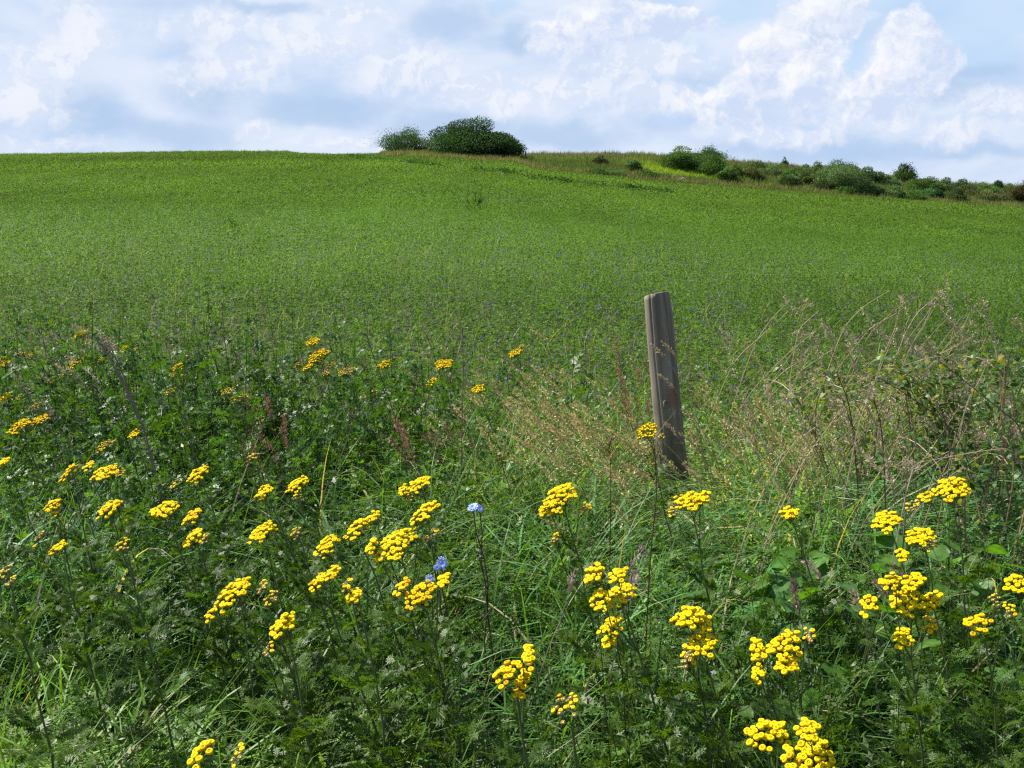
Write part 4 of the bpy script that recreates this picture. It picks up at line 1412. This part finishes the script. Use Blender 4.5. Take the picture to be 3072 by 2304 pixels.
# unsingled straws of the tangle
r = np.random.default_rng(44)
for i in range(110):
    x = r.uniform(2350, 3072); y = r.uniform(840, 1330) + (3072 - x) * 0.08
    L = r.uniform(120, 330); a = r.choice([-1, 1], p=[0.7, 0.3]) * r.uniform(0.2, 1.25)
    x2, y2 = x - a * L * 0.9 * -1, y + L * math.cos(a * 0.7)
    xm, ym = (x + x2) / 2 + r.normal(0, 12), (y + y2) / 2 - abs(a) * 14
    D = float(np.clip(1.05 / ((y2 - 600) / F), 2.6, 5.2))
    stalk('', [(x, y), (xm, ym), (x2, y2)], D, tuple(np.array([0.44, 0.35, 0.21]) * r.uniform(0.6, 1.15)), 0.0027, i % 2 == 0, merge='straw_tangle')
tag(MERGE['straw_tangle'].build('straw_tangle', M_STRAW), 'tangle of criss crossing straw coloured stems at the bramble', 'dead stems', kind='stuff')


# ------------------------------------------------------------------ seeding grasses
def seed_grass(label, group, tip, D, lean, col, plume=0.14, droop=0.3, hh=None, wid=0.011, merge=None):
    P = at_y(tip[0], tip[1], D)
    r = np.random.default_rng(int(tip[0] * 13 + tip[1] * 7))
    base = np.array([P[0] + lean, D + r.uniform(-0.05, 0.05), 0.0])
    ctrl = np.array([base[0] - lean * 0.15, D, P[2] * (0.55 + droop * 0.5)])
    Q = bez(base, ctrl, P, 16)
    rt = root('grass_plume', base, label, 'grass plume', group) if merge is None else None
    g = Geo(); g.add(*tube(Q, np.linspace(0.0022, 0.0010, 16), np.array(col) * 0.95, 3)); put(g, 'stem', M_STRAW, rt, merge)
    h = Geo()
    L = np.cumsum(np.r_[0, np.linalg.norm(np.diff(Q, axis=0), axis=1)]); tot = L[-1]
    n = 60
    s = tot - plume * r.uniform(0, 1, n)
    for si in s:
        p = np.array([np.interp(si, L, Q[:, c]) for c in range(3)])
        tdir = np.array([np.interp(min(si + 0.01, tot), L, Q[:, c]) - np.interp(si - 0.01, L, Q[:, c]) for c in range(3)]); tdir /= np.linalg.norm(tdir)
        f = 1 - (tot - si) / plume
        dd = tdir + r.normal(0, 0.42, 3); dd /= np.linalg.norm(dd)
        e = p + dd * wid * math.sin(math.pi * np.clip(f * 0.9 + 0.08, 0, 1)) * r.uniform(0.5, 1.5)
        h.add(*leaflet(0.013, 0.0024, e, dd, r.normal(size=3), np.array(col) * r.uniform(0.7, 1.4)))
    put(h, 'panicle', M_STRAW, rt, merge)


r = np.random.default_rng(77)


ORD = ['first', 'second', 'third', 'fourth', 'fifth', 'sixth', 'seventh', 'eighth', 'ninth', 'tenth', 'eleventh', 'twelfth', 'thirteenth', 'fourteenth']


def grass_patch(n, x0, x1, y0, y1, lab, grp, col, lean=(0.1, 0.35), hz=0.8, plume=(0.08, 0.16), skew=0.0):
    mg = 'seeding_grass%d' % int(x0) if n > 20 else None
    if n > 20: XY = [((x0 + x1) / 2 + r.normal(0, (x1 - x0) * 0.36), (y0 + y1) / 2 + r.normal(0, (y1 - y0) * 0.30)) for _ in range(n)]
    else: XY = sorted((r.uniform(x0, x1), r.uniform(y0, y1)) for _ in range(n))
    for i in range(n):
        x, y = XY[i]; y += skew * (x - x0)
        D = float(np.clip((EYE - r.uniform(hz - 0.08, hz + 0.08)) / ((y - YH) / F), 2.0, 6.3))
        seed_grass(lab if mg else ORD[i] + ' from the left of the ' + lab, grp, (x, y), D, r.uniform(*lean), tuple(np.array(col) * r.uniform(0.65, 1.2) * np.array([1, r.uniform(0.88, 1.12), 1])), r.uniform(*plume), wid=r.uniform(0.006, 0.014), merge=mg)
    if mg: tag(MERGE[mg].build('seeding_grass', M_STRAW), lab, 'grass', kind='stuff')


TAN = (0.50, 0.425, 0.185); BRN = (0.30, 0.17, 0.11); PALE = (0.50, 0.43, 0.28)
grass_patch(150, 1400, 1880, 1040, 1330, 'tan seeding grasses leaning left in the clump left of the wooden post', 'tan grasses left of the wooden post', TAN, lean=(0.2, 0.6), skew=0.25)
grass_patch(14, 1830, 1960, 990, 1230, 'brown seed plumes standing left of the post', 'brown plumes beside the post', (0.30, 0.17, 0.10), lean=(0.05, 0.15), hz=0.85)
grass_patch(80, 2070, 2500, 1110, 1400, 'tan seeding grasses right of the wooden post', 'tan grasses right of the wooden post', TAN, lean=(0.1, 0.4))
grass_patch(13, 720, 860, 1180, 1330, 'reddish brown seed heads left of centre', 'reddish brown seed heads left of centre', BRN, lean=(0.02, 0.15))
grass_patch(14, 60, 320, 960, 1130, 'pale seed heads at the upper left of the verge', 'pale seed heads at upper left', PALE, lean=(0.3, 0.6), hz=0.9)
grass_patch(110, 2250, 3060, 900, 1300, 'pale thin seed heads above the tangle at right', 'pale seed heads at right', PALE, lean=(0.1, 0.45), hz=0.95, plume=(0.1, 0.2))
grass_patch(10, 1050, 1420, 1230, 1330, 'small brown seed heads in the central weeds', 'brown seed heads at centre', BRN, lean=(0.1, 0.3))
grass_patch(5, 2270, 2800, 1600, 1900, 'mauve grey grass heads among the broad leaves', 'mauve grass heads at right', (0.40, 0.29, 0.25), lean=(0.1, 0.3), plume=(0.04, 0.08), hz=0.8)
grass_patch(4, 1720, 1960, 1630, 1720, 'purplish grass heads behind the stacked tansy', 'drooping grass heads in front centre', (0.40, 0.33, 0.27), lean=(-0.22, -0.08), hz=0.85, plume=(0.05, 0.08))
for kk, (tx, ty, D, ln) in enumerate(((1952, 1033, 4.35, 0.30), (1988, 1026, 4.4, 0.24), (1978, 1124, 4.3, 0.28), (2048, 1230, 4.2, 0.25), (1990, 1265, 4.15, 0.22), (2040, 1300, 4.0, 0.25))):
    seed_grass(ORD[kk] + ' from the top of the pale wiry seed heads crossing the post', 'seed heads crossing the post', (tx, ty), D, ln, (0.36, 0.29, 0.18), 0.085, 0.6, wid=0.003)


# ------------------------------------------------------------------ broad leaves and bramble
def heart_leaf():
    """broad heart-shaped leaf along +X, unit length, gently cupped and wavy"""
    n = 9; V = []; T = []
    for i in range(n):
        f = i / (n - 1)
        w = 0.46 * math.sin(math.pi * min(1, f ** 0.55 * 0.98 + 0.02)) ** 0.8 + 0.01
        back = -0.12 * math.exp(-(f / 0.12) ** 2)
        for j, s_ in enumerate((-1, -0.5, 0, 0.5, 1)):
            V.append((f + back * abs(s_), w * s_ * (1 + 0.06 * math.sin(f * 17 + s_ * 3)), 0.05 * abs(s_) + 0.10 * f - 0.22 * f * f + 0.015 * math.sin(f * 13 + s_ * 5)))
    for i in range(n - 1):
        for j in range(4):
            a = i * 5 + j
            T += [(a, a + 1, a + 6), (a, a + 6, a + 5)]
    C = np.ones((len(V), 3)); C[2::5] = (1.35, 1.25, 1.2)
    return np.array(V, float), np.array(T), C


HEART = heart_leaf()


def broad_plant(label, px, py, nleaf, spread, zz, size, seed, col=(0.065, 0.155, 0.020), group='broad leaved plants at right'):
    r = np.random.default_rng(seed)
    c = at_z(px * K, py * K, zz); base = np.array([c[0], c[1], 0.0])
    rt = root('broad_leaved_plant', base, label, 'broad-leaved plant', group)
    st = Geo()
    for i in range(nleaf):
        a = r.uniform(0, 6.28); rr = spread * math.sqrt(r.uniform(0.02, 1))
        p = c + np.array([math.cos(a) * rr, math.sin(a) * rr * 0.8, r.uniform(-0.14, 0.06)])
        st.add(*tube(bez(base, (base + p) / 2 + np.array([0, 0, 0.12]), p, 7), np.linspace(0.003, 0.0015, 7), (0.08, 0.10, 0.03), 4))
        d = np.array([math.cos(a) + r.normal(0, 0.4), math.sin(a) + r.normal(0, 0.4) - 0.4, r.uniform(-0.5, 0.35)])
        g = Geo(); g.inst(HEART, p[None], rot_dir(d[None], np.array([r.normal(0, 0.4)])), [size * r.uniform(0.65, 1.15)], jit(1, col, 0.15))
        g.build('leaf', M_LEAF, rt, smooth=True)
    st.build('stem', M_STEM, rt)


broad_plant('spreading broad leaved plant left of the five lobed tansy, upper leaves', 1800, 1200, 26, 0.20, 0.64, 0.078, 1)
broad_plant('dark broad leaved plant below the upper spreading one', 1730, 1262, 22, 0.17, 0.60, 0.08, 2, (0.06, 0.15, 0.03))
broad_plant('broad leaved plant beside the right picture edge', 2105, 1205, 14, 0.11, 0.68, 0.08, 3)
broad_plant('smaller broad leaves just left of the five lobed tansy head', 1820, 1330, 12, 0.14, 0.62, 0.08, 4)
broad_plant('pale green broad leaves at the foot of the flat post tansy heads', 1400, 1290, 6, 0.10, 0.70, 0.06, 5)
broad_plant('broad leaves below the shaded buttons near the right edge', 2120, 1440, 14, 0.13, 0.58, 0.065, 6)
broad_plant('small rounded leaves low at bottom centre', 1050, 1625, 16, 0.14, 0.52, 0.045, 7, (0.075, 0.16, 0.02))
broad_plant('small rounded leaves right of the bottom centre ones', 1470, 1570, 14, 0.16, 0.52, 0.045, 8, (0.065, 0.15, 0.02))
broad_plant('broad leaves under the loose lower right tansy', 1600, 1500, 8, 0.12, 0.55, 0.06, 9)

OV = oval(1, 0.5)


def bramble(label, px, py, w, h, D, seed, n=520, col=(0.065, 0.12, 0.025)):
    r = np.random.default_rng(seed)
    c = at_y(px * K, py * K, D); base = np.array([c[0], c[1], 0.0])
    rt = root('bramble_shrub', base, label, 'bramble', 'bramble shrubs at right')
    cane = Geo(); lv = Geo()
    for i in range(12):
        tip = c + np.array([r.uniform(-w, w), r.uniform(-0.35, 0.35), r.uniform(-0.2, 0.5) * h])
        ctrl = np.array([(base[0] + tip[0]) / 2 + r.normal(0, 0.1), D + r.normal(0, 0.1), c[2] + h * r.uniform(0.3, 0.9)])
        Q = bez(base + np.array([r.uniform(-0.15, 0.15), r.uniform(-.1, .1), 0]), ctrl, tip, 14)
        cane.add(*tube(Q, np.linspace(0.004, 0.0012, 14), (0.20, 0.13, 0.075), 4))
        m = n // 12
        f = r.uniform(4, 13, m)
        P = np.stack([np.interp(f, np.arange(14), Q[:, k]) for k in range(3)], 1) + r.normal(0, 0.03, (m, 3))
        d = r.normal(size=(m, 3)) * np.array([1, 1, 0.5])
        ti = jit(m, col, 0.2)
        y = r.random(m) < 0.12; ti[y] = jit(int(y.sum()), (0.20, 0.20, 0.03), 0.2)
        lv.inst(OV, P, rot_dir(d, r.normal(0, 0.6, m)), r.uniform(0.02, 0.042, m), ti)
    cane.build('canes', M_STEM, rt); lv.build('foliage', M_LEAF, rt)


bramble('bramble with small glinting leaves and dark hollow near the right edge', 2090, 850, 0.45, 0.30, 4.1, 1, 900)
bramble('low yellow green bramble left of the dark hollow', 1900, 870, 0.40, 0.22, 4.3, 2, 600, (0.10, 0.15, 0.03))
bramble('bramble with larger grey green leaves cut by the right edge', 2200, 790, 0.12, 0.24, 4.0, 3, 160, (0.05, 0.10, 0.03))
bramble('dark bramble below the hollow at the right edge', 2180, 1010, 0.25, 0.2, 3.4, 4, 420, (0.045, 0.10, 0.025))


# ------------------------------------------------------------------ verge ground cover
def gauss(px, py, cx, cy, rx, ry):
    return np.exp(-((px / K - cx) / rx) ** 2 - ((py / K - cy) / ry) ** 2)


def build_verge():
    def pts(n, y0=1.15, y1=6.3):
        x, y = scatter_view(n, y0, y1, 0, margin=1.2, power=0)
        px, py = project(np.stack([x, y, np.full(n, 0.6)], 1))
        return x, y, px, py
    # species maps, all in plan but found from where they stand in view
    x, y, px, py = pts(2300)
    bed = gauss(px, py, 1650, 1020, 170, 90); tus = gauss(px, py, 1130, 990, 160, 75); lgr = gauss(px, py, 130, 1560, 330, 150)
    rgr = gauss(px, py, 1780, 1090, 330, 70)
    hole = gauss(px, py, 2010, 905, 60, 30)
    foot = gauss(px, py, 1440, 1040, 70, 75)
    dens = np.clip(1 - bed * 1.0 - tus * 0.8 - lgr * 0.95 - rgr * 0.6 - hole - foot, 0.03, 1) * np.clip(0.8 + 0.5 * fnoise(x, y, 3, 4), 0.1, 1)
    k = rng.random(len(x)) < dens
    g = Geo()
    xs, ys = x[k], y[k]
    far = np.clip((ys - 2.2) / 2.5, 0, 1)[:, None]
    ti = jit(k.sum(), (1, 1, 1), 0.18) * (C_TANSY * (1 - far) + np.array([0.085, 0.18, 0.030]) * far)
    hsc = (0.92 + 0.13 * fnoise(xs, ys, 2.2, 9)) * rng.uniform(0.8, 1.12, len(xs))
    ti = ti * (1 + 0.25 * fnoise(xs, ys, 5, 33))[:, None]
    hsc = hsc * np.interp(ys, [1.2, 2.2, 6], [0.85, 1.0, 0.85])
    ov = rng.random(len(xs)) < 0.42
    place(g, FERN_SHOOTS, xs[~ov], ys[~ov], H(xs[~ov], ys[~ov]), hsc[~ov], ti[~ov], 0.22)
    place(g, OVS, xs[ov], ys[ov], H(xs[ov], ys[ov]), hsc[ov], ti[ov] * np.array([1.15, 1.12, 1.1]), 0.25)
    o = g.build('feathery_weeds', M_LEAF)
    tag(o, 'dense dark feathery weeds covering the roadside verge', 'weeds', kind='stuff')
    # grasses
    g = Geo()
    n = 60000
    x, y, px, py = pts(n)
    tus = gauss(px, py, 1130, 990, 190, 85); lgr = gauss(px, py, 130, 1560, 360, 170); rgr = gauss(px, py, 1830, 1080, 360, 110)
    lef = gauss(px, py, 60, 1120, 220, 90); bed = gauss(px, py, 1650, 1020, 170, 80); mid = gauss(px, py, 1250, 1250, 200, 90)
    dens = np.clip(0.13 + tus * 0.9 + lgr * 1.0 + rgr * 0.6 + lef * 0.6 + mid * 0.25 - bed * 0.6, 0, 1)
    k = rng.random(n) < dens * np.clip(0.75 + 0.4 * fnoise(x, y, 4, 14), 0.15, 1)
    x, y, px, py, tus, lgr, rgr, lef = (a[k] for a in (x, y, px, py, tus, lgr, rgr, lef))
    n = len(x)
    c = np.tile([0.075, 0.165, 0.030], (n, 1))
    wl = lgr[:, None]; c = c * (1 - wl) + np.array([0.13, 0.26, 0.030]) * wl
    wr = np.clip(rgr + lef, 0, 1)[:, None]; c = c * (1 - wr) + np.array([0.085, 0.215, 0.075]) * wr
    wt = tus[:, None]; c = c * (1 - wt) + np.array([0.14, 0.26, 0.05]) * wt
    dry = rng.random(n) < 0.035
    c[dry] = [0.34, 0.29, 0.17]
    c = c * jit(n, (1, 1, 1), 0.2)
    s = rng.uniform(0.45, 0.95, n) * (1 - 0.6 * gauss(px, py, 1440, 1050, 75, 85)) * np.interp(lgr, [0, 1], [1, 0.80])
    td = rng.uniform(0, 6.283, n)
    # wind combs the blades to the right
    yaw = rng.normal(0.2, 1.4, n)
    place(g, BLADES, x, y, H(x, y), s, c, 0.25, yaw=yaw)
    o = g.build('verge_grass', M_GRASS)
    tag(o, 'long arching green and bluish grass on the verge', 'grass', kind='stuff')
    # fine short grass low down, so the soil does not show
    g = Geo()
    x, y, px, py = pts(16000)
    n = len(x)
    c = jit(n, (0.030, 0.065, 0.013), 0.25)
    d = rng.random(n) < 0.2; c[d] = jit(int(d.sum()), (0.20, 0.15, 0.08), 0.25)
    place(g, BLADES, x, y, H(x, y), rng.uniform(0.18, 0.42, n), c, 0.35)
    tag(g.build('undergrowth', M_GRASS), 'short dark undergrowth beneath the verge plants', 'grass', kind='stuff')
    # big arching blades lying over the rest in tussocks
    g = Geo()
    arc = [blade(1, 0.0125, b, 9, tw) for (b, tw) in ((1.7, 0.6), (2.1, -0.8), (2.5, 0.9), (1.9, 1.6), (2.3, -1.4))]
    zones = [(1130, 985, 150, 70, 1500, (0.15, 0.26, 0.05), 0.85), (1240, 1110, 190, 90, 1300, (0.10, 0.22, 0.055), 0.82), (900, 1110, 120, 60, 350, (0.11, 0.22, 0.07), 0.8),
             (1300, 1300, 200, 120, 700, (0.11, 0.24, 0.05), 0.72), (1840, 1070, 260, 80, 2600, (0.11, 0.24, 0.07), 0.9), (2120, 1130, 110, 150, 420, (0.09, 0.22, 0.07), 0.85),
             (60, 1100, 180, 90, 1000, (0.10, 0.25, 0.08), 0.8), (200, 1560, 330, 130, 1900, (0.15, 0.28, 0.035), 0.68), (600, 1480, 300, 130, 380, (0.13, 0.24, 0.06), 0.75), (1750, 1350, 320, 180, 480, (0.10, 0.22, 0.06), 0.75),
             (500, 980, 300, 60, 260, (0.12, 0.23, 0.05), 0.75),
             (1260, 960, 130, 45, 500, (0.46, 0.36, 0.19), 0.8), (1560, 960, 130, 45, 260, (0.46, 0.36, 0.19), 0.7), (1980, 900, 150, 70, 420, (0.42, 0.33, 0.18), 0.85)]
    for (cx, cy, rx, ry, n, colr, hh) in zones:
        a = rng.normal(cx, rx * 0.6, n); b = rng.normal(cy, ry * 0.6, n)
        P = np.array([at_z(u_ * K, v_ * K, 0.55) for u_, v_ in zip(a, b)])
        # grow in bunches
        nb = max(3, n // 28); cen = P[rng.integers(0, n, nb)]; P = cen[rng.integers(0, nb, n)] + rng.normal(0, 0.035, (n, 3))
        c = jit(n, colr, 0.2); d = rng.random(n) < 0.06; c[d] = [0.42, 0.36, 0.22]
        yaw = rng.normal(0.1, 1.5, n) + np.where(rng.random(n) < 0.4, math.pi, 0)
        place(g, arc, P[:, 0], P[:, 1], H(P[:, 0], P[:, 1]), hh * (1 - 0.65 * gauss(*project(P), 1440, 1050, 70, 80)) * rng.uniform(0.75, 1.25, n), c, 0.16, yaw=yaw)
    tag(g.build('tussock_grass', M_GRASS), 'broad arching grass blades in loose tussocks over the verge', 'grass', kind='stuff')
    # bedstraw: fine yellow-green froth
    g = Geo()
    rr = np.random.default_rng(12)
    wh = []
    for _ in range(4):
        q = Geo()
        for i in range(60):
            p = np.array([rr.uniform(-.06, .06), rr.uniform(-.06, .06), rr.uniform(0.05, 0.45)])
            dd = rr.normal(size=3) + np.array([0, 0, 0.4])
            q.add(*leaflet(rr.uniform(0.012, 0.024), 0.0030, p, dd, rr.normal(size=3), np.ones(3) * rr.uniform(0.8, 1.25)))
        wh.append(q.arr())
    x, y, px, py = pts(15000)
    m = 1.6 * gauss(px, py, 1640, 1015, 150, 65) + 0.35 * gauss(px, py, 1960, 800, 130, 60)
    m = m - 1.4 * gauss(px, py, 1440, 1050, 75, 90)
    k = rng.random(len(x)) < m
    x, y = x[k], y[k]
    place(g, wh, x, y, H(x, y), rng.uniform(0.95, 1.4, len(x)), jit(len(x), (0.25, 0.30, 0.055), 0.15), 0.2)
    tag(g.build('bedstraw', M_LEAF), 'frothy yellow green bedstraw right of the post foot', 'bedstraw', kind='stuff')
    # tall leafless-flower tansy stems massed at the back left
    g = Geo()
    x, y, px, py = pts(2200, 3.2, 6.2)
    m = 0.55 * gauss(px, py, 250, 880, 420, 130) + 0.3 * gauss(px, py, 820, 900, 300, 90) + 0.25 * gauss(px, py, 2150, 950, 120, 120)
    k = rng.random(len(x)) < m
    x, y = x[k], y[k]
    place(g, FERN_SHOOTS, x, y, H(x, y), rng.uniform(1.1, 1.45, len(x)), jit(len(x), (0.050, 0.115, 0.018), 0.2), 0.12, tiltdir=rng.normal(math.pi, 0.8, len(x)))
    tag(g.build('tall_weeds', M_LEAF), 'tall dark leafy stems crowding the back of the verge', 'weeds', kind='stuff')
    # alfalfa and mixed small leaves through the back of the verge
    g = Geo()
    x, y, px, py = pts(2600, 3.0, 6.3)
    k = rng.random(len(x)) < np.clip((y - 3.0) / 2.0, 0.15, 1) * np.clip(1 - gauss(px, py, 1650, 1020, 170, 80) - gauss(px, py, 1440, 1040, 80, 85), 0.03, 1)
    x, y = x[k], y[k]
    place(g, ALF, x, y, H(x, y), rng.uniform(0.95, 1.35, len(x)), jit(len(x), (0.095, 0.20, 0.028), 0.2), 0.2)
    tag(g.build('small_leaved_weeds', M_LEAF), 'small leaved green weeds at the back of the verge', 'weeds', kind='stuff')


build_verge()
